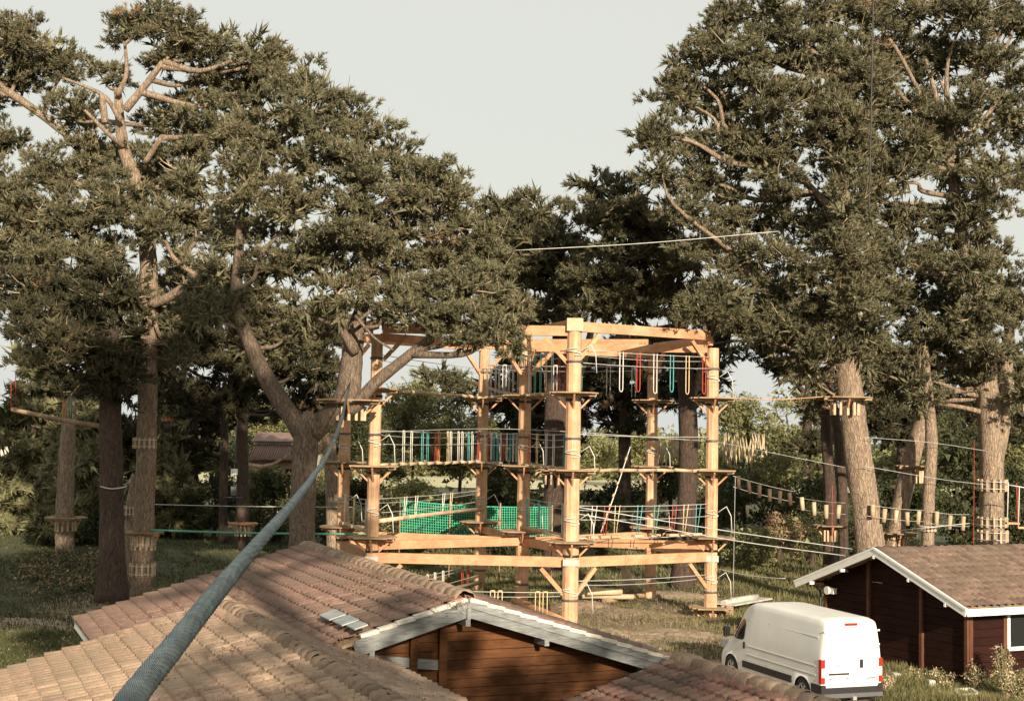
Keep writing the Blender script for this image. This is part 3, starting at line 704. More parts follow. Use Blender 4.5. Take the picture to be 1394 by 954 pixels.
# bridges
ROPES = {'w': 'whiterope', 'r': 'redrope', 't': 'tealrope', 'g': 'greenrope', 'y': 'yellowrope', 'o': 'orangerope'}
def cable(root, a, b, sag, r=.016, mat='steel', name='cable'):
    return MB().tube(sagline(a, b, sag, 12), r, 5).build(name, M[mat], root)
def bridge(name, label, ka, kb, ztop, zbot, items, style='loop', foot='cable', group='rope bridges of the tower', hand=2, r=.021, A=None, B=None):
    a = A or pt(ka, ztop); b = B or pt(kb, ztop); d = (b - a).normalized(); side = V((d.y, -d.x, 0))
    if side.y > 0: side = -side
    if not A: a = a + d * .25 + side * .12; b = b - d * .25 + side * .12
    root = thing(name, a.lerp(b, .5), label, 'rope bridge', group)
    if hand: cable(root, a, b, .05, .016, name='hand_cable')
    if hand > 1: cable(root, a + V((0, 0, -.18)) - side * .25, b + V((0, 0, -.18)) - side * .25, .10, .013, name='hand_cable')
    if hand > 2: cable(root, a + V((0, 0, -.55)) + side * .15, b + V((0, 0, -.5)) + side * .15, .06, .014, name='hand_cable')
    a2, b2 = V((a.x, a.y, zbot)), V((b.x, b.y, zbot))
    if foot == 'cable': cable(root, a2, b2, .06, .02, name='foot_cable')
    if foot == 'logs':
        n = max(3, int((b2 - a2).length / .9))
        for i in range(n):
            p, q = a2.lerp(b2, (i + .04) / n), a2.lerp(b2, (i + .96) / n); dz = random.uniform(-.03, .03)
            MB().tube([p + V((0, 0, dz)), q + V((0, 0, -dz))], .07, 8).build('log', M['logpale'] if name != 'dark' else M['oldwood'], root)
    if foot == 'beam': MB().tube([a2, a2.lerp(b2, .5) + V((0, 0, .02)), b2], .09, 8).build('balance_log', M['logpale'], root)
    L = (b - a).length
    for t, c in items:
        p = a.lerp(b, t); zb = zbot + .03; m = MB(); w = .085
        if style == 'loop':
            zb += random.uniform(-.02, .1); pts = [p - d * w, V((p.x, p.y, zb + .15)) - d * w] + [V((p.x, p.y, zb + .15 - .15 * math.sin(math.pi * q / 6))) - d * w * math.cos(math.pi * q / 6) for q in range(1, 6)] + [V((p.x, p.y, zb + .15)) + d * w, p + d * w]
            m.tube(pts, r, 5)
        elif style == 'pair':
            for s_ in (-1, 1): m.tube([p + d * w * s_, V((p.x, p.y, zb)) + d * w * s_], r, 5)
            m.tube([p - d * w * 1.0, p + d * w * 1.0], r * 1.6, 5)
        elif style == 'vee':
            for s_ in (-1, 1): m.tube([p + d * (.12 * s_ + .12), V((p.x, p.y, zb + .05)) + d * .05 * s_], r, 5)
        ro = m.build('rope', M[ROPES[c]], root)
        if style == 'vee': MB().frame((p.x, p.y, zb), d * .24, side * .12, (0, 0, .05)).build('step', M['logpale'], ro)
    return root
def ts(n, cols, lo=.1, hi=.92): return [(lo + (hi - lo) * (i + random.uniform(-.12, .12)) / (n - 1), cols[i % len(cols)]) for i in range(n)]
bridge('rope_loop_bridge', 'top-tier span of long hanging rope loops between the front and right poles', 'front', 'right', 11.05, 9.36, [(.30, 'w'), (.43, 'r'), (.56, 'w'), (.69, 't'), (.815, 'y'), (.95, 'r')][:6], foot=None, hand=3, r=.021)
bridge('rope_loop_bridge', 'short top-tier span of green, white and red rope loops between centre and front poles', 'centre', 'front', 11.05, 9.3, ts(7, 'wggywrr'), foot='logs', r=.018)
bridge('hanging_rope_bridge', 'top-tier span of thin white ropes above a log walkway between the back and centre poles', 'back', 'centre', 10.7, 9.3, ts(8, 'wwwwwwww'), 'pair', 'logs', r=.016)
bridge('log_walkway', 'top-tier brown log walkway hanging between the left and back poles', 'left', 'back', 10.7, 9.3, [], 'pair', 'logs')
bridge('log_walkway', 'dark top-tier cables between the back and back-right poles behind the rope loops', 'back', 'backright', 10.9, 9.4, ts(6, 'wrwgww'), 'pair', None, r=.018)
bridge('stirrup_bridge', 'second-tier row of coloured rope pairs between the left and back poles', 'left', 'back', 7.62, 6.22, [(.20, 'w'), (.27, 'w'), (.37, 't'), (.42, 't'), (.50, 'r'), (.53, 'o'), (.62, 'y'), (.65, 'w'), (.73, 'w'), (.77, 'w'), (.84, 't'), (.88, 'w'), (.95, 'r')], 'pair', 'logs', hand=3, r=.018)
bridge('stirrup_bridge', 'second-tier cluster of white, red and teal ropes between the back and centre poles', 'back', 'centre', 7.62, 6.22, ts(11, 'wrwttwrwtww'), 'loop', 'cable', hand=3, r=.018)
bridge('stirrup_bridge', 'second-tier pale ropes between the centre and front poles', 'centre', 'front', 7.62, 6.22, ts(5, 'rywwt'), 'loop', 'logs', hand=3, r=.017)
bridge('log_walkway', 'second-tier line of pale logs end to end between the front and right poles', 'front', 'right', 7.62, 6.18, [], 'pair', 'logs', hand=1)
bridge('swing_step_bridge', 'third-tier row of small wooden swing steps on coloured ropes between the front and right poles', 'front', 'right', 4.75, 3.45, [(.10, 'w'), (.19, 'r'), (.27, 'y'), (.44, 't'), (.57, 'g'), (.71, 'r'), (.80, 'y'), (.90, 't')], 'vee', 'cable', hand=3, r=.018)
bridge('balance_beam_bridge', 'third-tier pale balance log with a few rope pairs between the left and back poles', 'left', 'back', 4.85, 3.95, [(.22, 'w'), (.32, 'w'), (.58, 'w'), (.66, 'y')], 'vee', 'beam', hand=3, r=.018)
bridge('stirrup_bridge', 'third-tier white and teal loops between the centre and front poles', 'centre', 'front', 4.8, 3.5, ts(4, 'ttww'), 'loop', 'beam', hand=2, r=.022)
bridge('balance_beam_bridge', 'third-tier log and ropes between the far left and left poles', 'farleft', 'left', 4.8, 3.5, ts(3, 'wyw'), 'vee', 'beam', hand=2)
bridge('low_rope_bridge', 'lowest rope course with short rope pairs near the ground between left and back poles', 'left', 'back', 1.35, .45, [(.45, 'y'), (.52, 'w'), (.60, 'w'), (.80, 'r'), (.86, 'r')], 'pair', 'beam', hand=3, r=.019)
bridge('low_rope_bridge', 'lowest rope course with short yellow ropes between the left and front poles', 'left', 'front', 1.30, .30, [(.62, 'y'), (.66, 'y'), (.86, 'y'), (.90, 'y')], 'pair', 'cable', hand=2, r=.019)
bridge('low_rope_bridge', 'lowest white cables between the front and right poles', 'front', 'right', 1.75, .55, [], 'pair', None, hand=2)
# short beam details, coiled ropes on poles
for k, z in (('front', 6.9), ('front', 4.2), ('centre', 4.3), ('right', 4.4), ('back', 4.4), ('front', 11.0), ('left', 7.2), ('left', 4.4), ('right', 10.2), ('right', 1.6), ('centre', 10.4), ('centre', 7.0), ('back', 7.2), ('backright', 6.9), ('backright', 4.2), ('front', 1.4), ('farleft', 6.9), ('farleft', 4.5)):
    p = pt(k, z); m = MB(); r = PP[k][3]
    m.tube([p + V((r * math.cos(a_ / 4), -r * abs(math.sin(a_ / 4)) - .05, .012 * a_ - .15)) for a_ in range(-6, 22)], .022, 5)
    m.tube([p + V((r, -.1, 0)), p + V((r + .35, -.15, .25)), p + V((r + .55, -.15, -.15)), p + V((r + .6, -.1, -.9))], .02, 5); m.build('coiled_rope', M['whiterope'], tower)
# hanging ladder rope in front of the field
t = thing('climbing_rope', at(853, 610, 61), 'knotted white climbing rope hanging slantwise in front of the pale field', 'rope')
m = MB(); a_, b_ = at(858, 608, 61), at(818, 724, 59); m.tube([a_, a_.lerp(b_, .5) + V((0, 0, -.1)), b_], .025, 5); m.build('rope', M['whiterope'], t)
m = MB()
for f in (.15, .3, .44, .58, .7, .8, .9): m.cyl(a_.lerp(b_, f), (b_ - a_), .055, .13, 8)
m.build('knots', M['logpale'], t)
# green net
def net():
    A0, A1, B0, B1 = at(545, 681, 70), at(545, 735, 70), at(752, 690, 69.5), at(752, 737, 69.5)
    root = thing('green_net', A1.lerp(B1, .5), 'bright green mesh net strung behind the back and centre poles', 'net', None)
    m = MB(); nx, ny = 64, 15
    for i in range(nx + 1):
        f = i / nx; s = .12 * math.sin(math.pi * f); p, q = A0.lerp(B0, f) - V((0, 0, s)), A1.lerp(B1, f) - V((0, 0, s * 1.5)); m.bar(p, q, .028, .028)
    for j in range(ny + 1):
        g = j / ny; pts = [A0.lerp(B0, i / 16).lerp(A1.lerp(B1, i / 16), g) - V((0, 0, .12 * math.sin(math.pi * i / 16) * (1 + .5 * g))) for i in range(17)]
        m.tube(pts, .018 if 0 < j < ny else .035, 4, False)
    m.build('mesh', M['net'], root, 'stuff')
    for f in (0, .33, .66, 1):
        p = A0.lerp(B0, f); MB().tube([(p.x, p.y, 0), p + V((0, 0, .1))], .04, 6).build('net_post', M['oldwood'], root)
net()
# ------------------------------------------------------------------ foliage
def rot_from_z(d, tw):
    """rows of unit vectors d (n,3), twist (n) -> (n,3,3) rotation matrices with z axis on d"""
    d = d / np.linalg.norm(d, axis=1, keepdims=True); h = np.where(np.abs(d[:, 2:3]) < .9, [[0, 0, 1.0]], [[1.0, 0, 0]])
    x = np.cross(h, d); x /= np.linalg.norm(x, axis=1, keepdims=True); y = np.cross(d, x)
    c, s = np.cos(tw)[:, None], np.sin(tw)[:, None]
    return np.stack([x * c + y * s, -x * s + y * c, d], axis=2)
def tuft_tpl(kind, seed):
    r = np.random.default_rng(seed); co = []
    if kind == 'pine':
        for i in range(22):
            z = r.uniform(.0, .55); a = r.uniform(0, 6.283); o = r.uniform(.15, 1.0); L = r.uniform(.34, .58)
            d = np.array([math.cos(a) * o, math.sin(a) * o, r.uniform(.25, 1.0)]); d /= np.linalg.norm(d)
            s = np.cross(d, [r.normal(), r.normal(), r.normal()]); s /= np.linalg.norm(s); b = np.array([0, 0, z]) + r.normal(0, .05, 3); w = r.uniform(.045, .08)
            co += [b - s * w, b + s * w, b + d * L]
    elif kind == 'cedar':
        for i in range(14):
            a = r.uniform(-1.3, 1.3); L = r.uniform(.5, 1.0); b = np.array([r.uniform(-.3, .3), r.uniform(-.3, .3), r.uniform(-.08, .08)])
            d = np.array([math.cos(a), math.sin(a), r.uniform(-.25, .15)]); s = np.array([-d[1], d[0], r.uniform(-.5, .5)]) * r.uniform(.08, .15)
            co += [b - s, b + s, b + d * L]
    else:
        for i in range(14):
            b = r.normal(0, .36, 3); d = r.normal(0, 1, 3); d /= np.linalg.norm(d); s = np.cross(d, r.normal(0, 1, 3)); s /= np.linalg.norm(s); L = r.uniform(.22, .4)
            co += [b - s * L * .45, b + s * L * .45, b + d * L]
    return np.array(co)
TPL = {k: [tuft_tpl(k, 10 + i) for i in range(5)] for k in ('pine', 'cedar', 'leaf')}
def scatter(name, pos, dirs, size, kind, mats, parent, midx=None):
    n = len(pos); org = np.array(ORG[parent.name]) if parent else np.zeros(3)
    R = rot_from_z(dirs, RNG.uniform(0, 6.283, n)); which = RNG.integers(0, 5, n); cos = []; mi = []
    for k in range(5):
        q = which == k
        if not q.any(): continue
        t = TPL[kind][k]; c = np.einsum('nij,mj->nmi', R[q], t) * size[q][:, None, None] + pos[q][:, None, :] - org
        cos.append(c.reshape(-1, 3)); mi.append(np.repeat((midx[q] if midx is not None else np.zeros(q.sum(), int)), len(t) // 3))
    co = np.concatenate(cos); me = mesh_np(name, co, np.arange(len(co)).reshape(-1, 3), 3, np.concatenate(mi))
    o = link(name, me, parent, mats); o['kind'] = 'stuff'; return o
TRI = [0]
def crown(parent, blobs, kind='pine', mats=None, dens=1.0, tsize=.46, up=.55, cl=.62, flat=1.0, dry=.008, twigs=True, trunkpts=None, name='crown', per=18, core=1.0):
    """blobs: (centre Vector, rx, ry, rz). clumps of tufts on and in each blob"""
    P, Dd, S, MI = [], [], [], []; tw = MB()
    for (c, rx, ry, rz) in blobs:
        area = 4 * math.pi * ((rx * ry + rx * rz + ry * rz) / 3); n = max(6, int(area * dens * .85))
        u = RNG.normal(0, 1, (n, 3)); u /= np.linalg.norm(u, axis=1, keepdims=True)
        rad = np.where(RNG.random(n) < .78, RNG.uniform(.72, 1.08, n), RNG.uniform(.25, .7, n))
        cc = np.array(c) + u * rad[:, None] * np.array([rx, ry, rz]); cs = cl * RNG.uniform(.55, 1.25, n); isdry = RNG.random(n) < dry
        keep = (u[:, 1] < .15) | (RNG.random(n) < .40)
        for i in range(n):
            if not keep[i]: continue
            m = int(per * cs[i] / cl * RNG.uniform(.7, 1.2)) + 3
            v = RNG.normal(0, 1, (m, 3)); v /= np.linalg.norm(v, axis=1, keepdims=True); v[:, 2] = np.abs(v[:, 2]) * .9 - .25
            p = cc[i] + v * cs[i] * RNG.uniform(.45, 1.0, (m, 1)) * np.array([1, 1, .75 * flat])
            d = v * .8 + u[i] * .5 + np.array([0, 0, up]) + RNG.normal(0, .25, (m, 3))
            P.append(p); Dd.append(d); S.append(tsize * RNG.uniform(.6, 1.2, m)); MI.append(np.full(m, int(isdry[i])))
            if twigs and RNG.random() < .55:
                a_ = V(c).lerp(V(cc[i]), RNG.uniform(.0, .4)); b_ = V(cc[i]) + V(u[i]) * cs[i] * .6 + V((0, 0, .2)); L = (b_ - a_).length
                mid = a_.lerp(b_, .5) + V((random.uniform(-.12, .12) * L, random.uniform(-.12, .12) * L, -.1 * L)); tw.tube([a_, mid, b_], [.045, .028, .010], 4, False)
                if RNG.random() < .5:
                    e_ = b_ + V((random.uniform(-.6, .6), random.uniform(-.5, .2), random.uniform(0, .6))); tw.tube([mid, mid.lerp(e_, .5) + V((0, 0, -.1)), e_], [.03, .02, .01], 3, False)
        nc = int(area * dens * .75 * core); q = RNG.normal(0, 1, (nc, 3)); q /= np.linalg.norm(q, axis=1, keepdims=True); q *= RNG.uniform(.1, .68, (nc, 1)) * np.array([rx, ry, rz])
        P.append(np.array(c) + q); Dd.append(RNG.normal(0, 1, (nc, 3)) + [0, 0, .4]); S.append(tsize * RNG.uniform(2.0, 3.0, nc)); MI.append(np.zeros(nc, int))
    P, Dd, S, MI = map(np.concatenate, (P, Dd, S, MI))
    TRI[0] += len(P) * 15
    mats = mats or [M['pine'], M['dry']]
    scatter(name, P, Dd, S, kind, mats, parent, MI)
    if twigs and tw.v: tw.build('twigs', M['twig'], parent, 'stuff')
def trunk(parent, pts, r, mat, name='trunk', n=14, wob=.10, flare=True):
    sp = spline(pts, 7); rr = lerp_list(r, len(sp))
    if flare:
        for i in range(min(5, len(sp))): rr[i] *= 1 + .28 * (1 - i / 5) ** 2
    o = MB().tube(sp, rr, n, True, wob, int(abs(pts[0][0]) * 7) % 50, True).build(name, mat, parent); return sp
def limb_to(parent, spn, c, mat, r0=.16, name='limb'):
    c = V(c); best = None
    for q in spn[len(spn) // 4:]:
        s = (q - c).length + max(0, q.z - c.z + .4) * 1.6
        if best is None or s < best[0]: best = (s, q)
    q = best[1]; L = (c - q).length
    mid = q.lerp(c, .45) + V((random.uniform(-.1, .1) * L, random.uniform(-.1, .1) * L, random.uniform(-.14, .02) * L))
    mid2 = q.lerp(c, .75) + V((random.uniform(-.1, .1) * L, random.uniform(-.1, .1) * L, random.uniform(-.08, .1) * L))
    rr = min(r0, .04 + .03 * L); sp = spline([q, mid, mid2, c], 4)
    MB().tube(sp, lerp_list([rr, rr * .75, rr * .5, rr * .2], len(sp)), 7, True, .08, int(L * 10)).build(name, mat, parent)
GROW = 1.17
def pxblobs(lst, D, dy=1.0):
    out = []
    for b in lst:
        x, y, rx, ry = b[:4]; dd = D + (b[4] if len(b) > 4 else random.uniform(-1.6, 1.6)); k = dd / F
        out.append((at(x, y, dd), rx * k * GROW, (rx + ry) * .62 * k * dy, ry * k * GROW))
    return out
def pxtree(name, label, D, tr, tr_r, blobs, barkm='bark_light', group='tall pines around the clearing', leafm=None, cat='tree', extra=None, limbs=True, limbm='bark_light', **kw):
    b = at(*tr[0], D); base = V((b.x, b.y, gz(b.x, b.y)))
    root = thing(name, base, label, cat, group)
    pts = [at(q[0], q[1], D + (q[2] if len(q) > 2 else 0)) for q in tr]
    if pts[0].z > .05: pts = [V((pts[0].x + (pts[0].x - pts[1].x) * .1, pts[0].y, base.z - .3))] + pts; tr_r = [tr_r[0] * 1.05] + list(tr_r)
    sp = trunk(root, pts, [x * D / F for x in tr_r], M[barkm])
    for (ln, rl) in (extra or []): 
        q = spline([at(a_[0], a_[1], D + (a_[2] if len(a_) > 2 else 0)) for a_ in ln], 6); rr_ = [x * D / F for x in rl]
        MB().tube(q, lerp_list(rr_, len(q)), 10, True, .08, len(q)).build('limb', M[limbm], root); sp = sp + q
    bl = pxblobs(blobs, D, kw.pop('dy', 1.0))
    if limbs:
        for c, rx, ry, rz in bl: limb_to(root, sp, c, M[barkm])
    if bl: crown(root, bl, mats=leafm, **kw)
    return root
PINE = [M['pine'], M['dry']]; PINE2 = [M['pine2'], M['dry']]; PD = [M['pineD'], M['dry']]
# left group
pxtree('pine_tree', 'pine filling the upper left corner, its pale limb crossing the sky gap', 70,
       [(-70, 800), (-60, 500), (-40, 300), (-20, 180)], [17, 14, 11, 7],
       [(25, 62, 42, 34), (72, 82, 36, 26), (100, 92, 20, 14), (20, 105, 40, 20), (-30, 90, 60, 60), (12, 195, 26, 22), (-20, 260, 50, 50), (5, 330, 22, 28), (30, 32, 22, 12), (-10, 400, 30, 40)],
       extra=[([(-40, 90), (0, 118), (50, 152), (108, 200)], [8, 6, 5, 3]), ([(-20, 110), (10, 130), (25, 105), (45, 90)], [4, 3, 2, 2])], leafm=PINE)
pxtree('pine_tree', 'tall left pine with a bare forked dead top and slats strapped round its trunk', 62,
       [(193, 805), (200, 600), (203, 400), (200, 330), (186, 250), (168, 200), (160, 122)], [14, 13, 12, 11, 9, 8, 5],
       [(205, 35, 45, 32), (255, 50, 32, 28), (170, 45, 22, 22), (228, 72, 30, 20), (295, 62, 38, 26), (345, 78, 36, 28), (372, 88, 26, 20), (140, 108, 22, 14), (290, 115, 50, 34), (350, 130, 42, 34), (245, 170, 42, 34, 2), (300, 185, 55, 42), (105, 160, 42, 32, 2), (75, 240, 55, 32), (125, 215, 32, 34, 2), (215, 235, 50, 36, 1.5), (255, 240, 45, 38), (30, 290, 42, 36), (90, 300, 58, 42), (160, 275, 50, 38), (210, 300, 40, 30), (265, 305, 48, 36), (60, 355, 52, 34), (130, 350, 55, 32), (230, 440, 38, 24), (200, 425, 34, 22), (250, 360, 30, 22), (280, 400, 28, 24), (175, 475, 26, 34), (240, 490, 24, 30), (20, 350, 26, 26)],
       extra=[([(170, 150, -.6), (195, 120, -.8), (222, 84, -1)], [6, 5, 4]), ([(160, 130, -.4), (172, 100, -.5), (170, 60, -.5)], [4, 3, 2]), ([(165, 165, -.6), (140, 130, -1), (85, 106, -1.2)], [4, 3, 1.5]),
              ([(143, 168, -1), (139, 130, -1)], [5, 4]), ([(197, 222, -1.5), (219, 188, -2)], [4, 3.5]), ([(205, 415, -.5), (240, 398, -1.2), (280, 362, -2)], [7, 6, 4]), ([(168, 200, -.2), (150, 185, -1), (115, 150, -1.6)], [4, 3, 2])],
       barkm='bark_light', leafm=PINE, tsize=.44)
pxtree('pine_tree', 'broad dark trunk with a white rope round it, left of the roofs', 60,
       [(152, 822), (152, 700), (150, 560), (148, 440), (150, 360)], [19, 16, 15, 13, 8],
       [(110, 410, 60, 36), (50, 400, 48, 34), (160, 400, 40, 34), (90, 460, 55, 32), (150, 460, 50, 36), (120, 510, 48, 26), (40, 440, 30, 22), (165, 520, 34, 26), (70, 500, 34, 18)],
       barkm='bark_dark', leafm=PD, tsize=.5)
pxtree('forked_pine', 'large forked pine in the middle left with a broad sunlit crown over the tower', 54.5,
       [(408, 850), (412, 700), (418, 590), (430, 565)], [19, 17, 17, 14],
       [(400, 110, 34, 24), (440, 130, 34, 24), (400, 160, 48, 34), (460, 165, 42, 30), (500, 195, 42, 28), (545, 220, 38, 24), (578, 228, 26, 20), (355, 195, 45, 36), (420, 220, 50, 38), (490, 245, 50, 34), (340, 255, 48, 40), (560, 268, 52, 34), (610, 270, 38, 26), (400, 290, 55, 40), (480, 305, 52, 36), (545, 320, 48, 34), (620, 310, 45, 32), (330, 325, 48, 36), (600, 360, 50, 34), (660, 340, 36, 32), (440, 350, 52, 36), (385, 360, 44, 30), (520, 370, 46, 28), (640, 395, 48, 30), (680, 400, 32, 30), (300, 375, 34, 28), (285, 430, 34, 26), (400, 455, 38, 22), (350, 478, 24, 24), (575, 400, 40, 26), (460, 400, 40, 26), (360, 400, 34, 24), (660, 432, 40, 20), (530, 412, 38, 16), (410, 430, 34, 22), (330, 440, 30, 22), (590, 430, 30, 12), (690, 430, 18, 14), (560, 428, 28, 14, -2), (605, 445, 30, 14, -2), (640, 462, 22, 16, -2), (676, 452, 26, 22, -2.5), (697, 470, 12, 22, -2.5), (530, 432, 20, 14, -1), (705, 415, 16, 22, -2), (625, 425, 40, 20, -2)],
       extra=[([(420, 600), (395, 565), (360, 510), (330, 440), (322, 395), (326, 330), (330, 260)], [15, 12, 11, 9, 8, 6, 4]),
              ([(424, 590), (450, 565), (472, 540), (478, 500), (484, 455), (495, 400), (500, 300)], [14, 14, 17, 15, 12, 8, 5]),
              ([(478, 560, -.4), (510, 522, -.8), (545, 493, -1), (585, 462, -1.2), (615, 442, -1.3), (650, 435, -1.3)], [9, 8, 7, 6, 4, 2]),
              ([(484, 480, -.5), (466, 448, -.8), (474, 434, -1)], [7, 5, 3]), ([(484, 430, -1.5), (510, 460, -1.8), (535, 476, -2)], [2.4, 1.8, 1.4]), ([(322, 395), (345, 380, -1), (352, 350, -1.2)], [4, 3, 2])],
       leafm=PINE, tsize=.42, barkm='bark_mid', limbm='bark_mid')
# dark fill pines behind left trees
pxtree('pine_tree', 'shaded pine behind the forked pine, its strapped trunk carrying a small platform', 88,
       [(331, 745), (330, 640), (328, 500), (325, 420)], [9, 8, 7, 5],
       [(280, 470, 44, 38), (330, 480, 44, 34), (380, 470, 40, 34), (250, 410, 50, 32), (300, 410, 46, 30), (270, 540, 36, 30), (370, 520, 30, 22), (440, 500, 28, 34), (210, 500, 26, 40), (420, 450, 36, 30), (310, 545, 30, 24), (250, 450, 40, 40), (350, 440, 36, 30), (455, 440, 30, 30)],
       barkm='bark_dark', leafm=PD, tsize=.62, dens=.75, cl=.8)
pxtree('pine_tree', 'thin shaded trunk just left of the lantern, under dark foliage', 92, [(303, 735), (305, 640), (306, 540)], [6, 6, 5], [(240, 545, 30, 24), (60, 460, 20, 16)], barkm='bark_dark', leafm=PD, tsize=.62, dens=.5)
# centre trees
pxtree('pine_tree', 'dark pine behind the centre pole with a thick double trunk', 78,
       [(757, 740), (758, 640), (757, 540), (765, 440), (760, 350)], [19, 18, 15, 12, 6],
       [(690, 288, 26, 20), (665, 300, 22, 22), (738, 292, 28, 22), (712, 315, 40, 26), (680, 345, 44, 30), (745, 340, 40, 30), (720, 375, 50, 28), (780, 365, 36, 30), (700, 408, 40, 22), (770, 405, 50, 26), (740, 436, 40, 14), (600, 520, 24, 10)],
       barkm='bark_dark', leafm=PINE2, tsize=.58, dens=.75, cl=.75, extra=[([(762, 600), (778, 540), (800, 470), (815, 400)], [8, 7, 5, 3])])
pxtree('pine_tree', 'dark pine behind the right pole with a trunk sunlit only near its foot', 71,
       [(928, 806), (934, 700), (937, 600), (930, 480), (915, 400), (895, 330)], [15, 13, 13, 11, 8, 5],
       [(805, 255, 22, 20), (835, 268, 32, 22), (862, 275, 28, 22), (815, 300, 38, 28), (860, 310, 44, 30), (905, 318, 40, 30), (830, 345, 44, 30), (885, 355, 46, 30), (935, 360, 40, 30), (810, 385, 42, 26), (865, 395, 46, 28), (920, 405, 44, 26), (850, 428, 50, 12), (960, 425, 34, 26), (955, 430, 22, 16, -12.5), (985, 415, 26, 20, -12.5), (1005, 440, 20, 18, -11.5), (815, 420, 30, 14)],
       barkm='bark_dark', leafm=PINE2, tsize=.54, dens=.75, cl=.7, extra=[([(934, 560), (955, 500), (960, 440)], [6, 5, 3]), ([(918, 420), (900, 380), (880, 350)], [5, 4, 3])])
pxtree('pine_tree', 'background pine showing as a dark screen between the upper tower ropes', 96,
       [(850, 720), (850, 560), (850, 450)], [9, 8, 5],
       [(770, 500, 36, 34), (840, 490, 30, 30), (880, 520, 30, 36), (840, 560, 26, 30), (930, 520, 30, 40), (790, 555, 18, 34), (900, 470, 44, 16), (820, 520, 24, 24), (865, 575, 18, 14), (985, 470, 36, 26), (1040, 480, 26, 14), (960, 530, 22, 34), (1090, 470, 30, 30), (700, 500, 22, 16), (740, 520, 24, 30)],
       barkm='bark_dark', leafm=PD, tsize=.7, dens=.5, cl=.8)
# right group
pxtree('pine_tree', 'giant pine right of the tower, its trunk sunlit below a high platform', 62,
       [(1193, 840), (1182, 720), (1168, 620), (1158, 540), (1152, 450), (1148, 340), (1145, 230), (1160, 110)], [23, 19, 18, 17, 17, 13, 10, 6],
       [(1010, 25, 40, 26), (1060, 15, 44, 30), (975, 50, 26, 24), (1120, 25, 48, 34), (950, 85, 34, 24), (1010, 80, 48, 34), (1080, 80, 52, 36), (1145, 90, 48, 38), (925, 95, 18, 20), (925, 135, 36, 28), (980, 140, 48, 32), (1050, 145, 52, 36), (1120, 150, 46, 34), (895, 175, 32, 24), (875, 190, 20, 18), (945, 195, 46, 32), (1010, 200, 50, 34), (1060, 245, 34, 22), (1095, 190, 34, 24), (1140, 200, 40, 34), (1135, 255, 30, 24), (1165, 300, 32, 34), (1170, 480, 26, 24), (1180, 110, 30, 40), (1150, 170, 34, 30, -2.5), (1150, 225, 36, 28, -2.5), (1152, 285, 36, 30, -2.5), (1150, 345, 34, 28, -2.5), (1160, 400, 34, 26, -2.5), (1040, 430, 40, 24), (1085, 450, 34, 26), (1120, 455, 34, 26), (1165, 460, 34, 24), (1080, 500, 22, 22), (900, 232, 34, 22), (960, 255, 46, 30), (930, 290, 36, 26), (1000, 300, 44, 32), (1065, 300, 48, 32), (1120, 300, 44, 32), (960, 340, 38, 24), (1020, 355, 46, 30), (1090, 360, 48, 28), (1150, 350, 44, 32), (985, 400, 36, 24), (1055, 405, 44, 26), (1110, 420, 44, 28), (1165, 425, 38, 36), (985, 440, 28, 18), (1040, 455, 34, 18), (1130, 480, 30, 30), (1195, 395, 30, 28), (1108, 520, 18, 26), (1100, 555, 18, 20)],
       barkm='bark_light', leafm=PINE, tsize=.42, extra=[([(1148, 300), (1110, 262), (1080, 232), (1060, 230)], [6, 5, 4, 2]), ([(1152, 400), (1090, 380), (1040, 385)], [7, 4, 2])])
pxtree('pine_tree', 'giant pine at the right edge with a pale double trunk wrapped in wooden slats', 64,
       [(1352, 800), (1350, 700), (1350, 620), (1345, 540), (1335, 440), (1310, 320), (1290, 200)], [20, 16, 16, 16, 12, 9, 6],
       [(1185, 25, 46, 34), (1250, 20, 48, 34), (1315, 20, 48, 34), (1380, 30, 44, 36), (1205, 85, 46, 34), (1270, 85, 48, 36), (1335, 90, 46, 34), (1395, 100, 36, 36), (1190, 150, 44, 34), (1250, 155, 46, 34), (1310, 160, 46, 34), (1335, 420, 34, 26, -2.5), (1325, 370, 34, 26, -2.5), (1345, 480, 32, 22, -2.5), (1370, 165, 44, 34), (1190, 210, 40, 28), (1215, 250, 34, 24), (1290, 225, 46, 32), (1350, 235, 44, 28), (1400, 235, 30, 30), (1230, 310, 44, 28), (1300, 295, 46, 30), (1260, 360, 46, 30), (1210, 350, 36, 28), (1330, 345, 44, 28), (1370, 390, 38, 26), (1220, 410, 38, 26), (1285, 415, 44, 28), (1340, 440, 44, 24), (1395, 430, 28, 24), (1180, 270, 34, 26), (1240, 205, 40, 24), (1335, 295, 40, 22), (1300, 455, 40, 26), (1250, 455, 36, 24), (1355, 500, 34, 22), (1180, 500, 30, 28), (1250, 520, 34, 26), (1290, 545, 24, 14), (1330, 520, 26, 16), (1392, 540, 20, 24), (1215, 480, 34, 22), (1225, 520, 42, 28), (1270, 480, 38, 28), (1300, 520, 34, 20), (1250, 545, 30, 16), (1320, 490, 34, 24), (1390, 500, 30, 30), (1195, 520, 22, 20)],
       barkm='bark_light', leafm=PINE, tsize=.43, extra=[([(1352, 640), (1364, 580), (1368, 520), (1375, 440)], [11, 11, 10, 7])])
pxtree('slim_pine', 'slim straight pale trunk between the leaning trunk and the double trunk', 63, [(1262, 800), (1264, 680), (1268, 600), (1262, 520), (1258, 470)], [9, 8, 8, 6, 5], [], limbs=False)
ln = pxtree('leaning_trunk', 'leaning pale trunk with two small platforms behind the hut', 65, [(1208, 800), (1222, 710), (1240, 630), (1258, 560), (1262, 530)], [15, 12, 12, 10, 7], [], limbs=False)
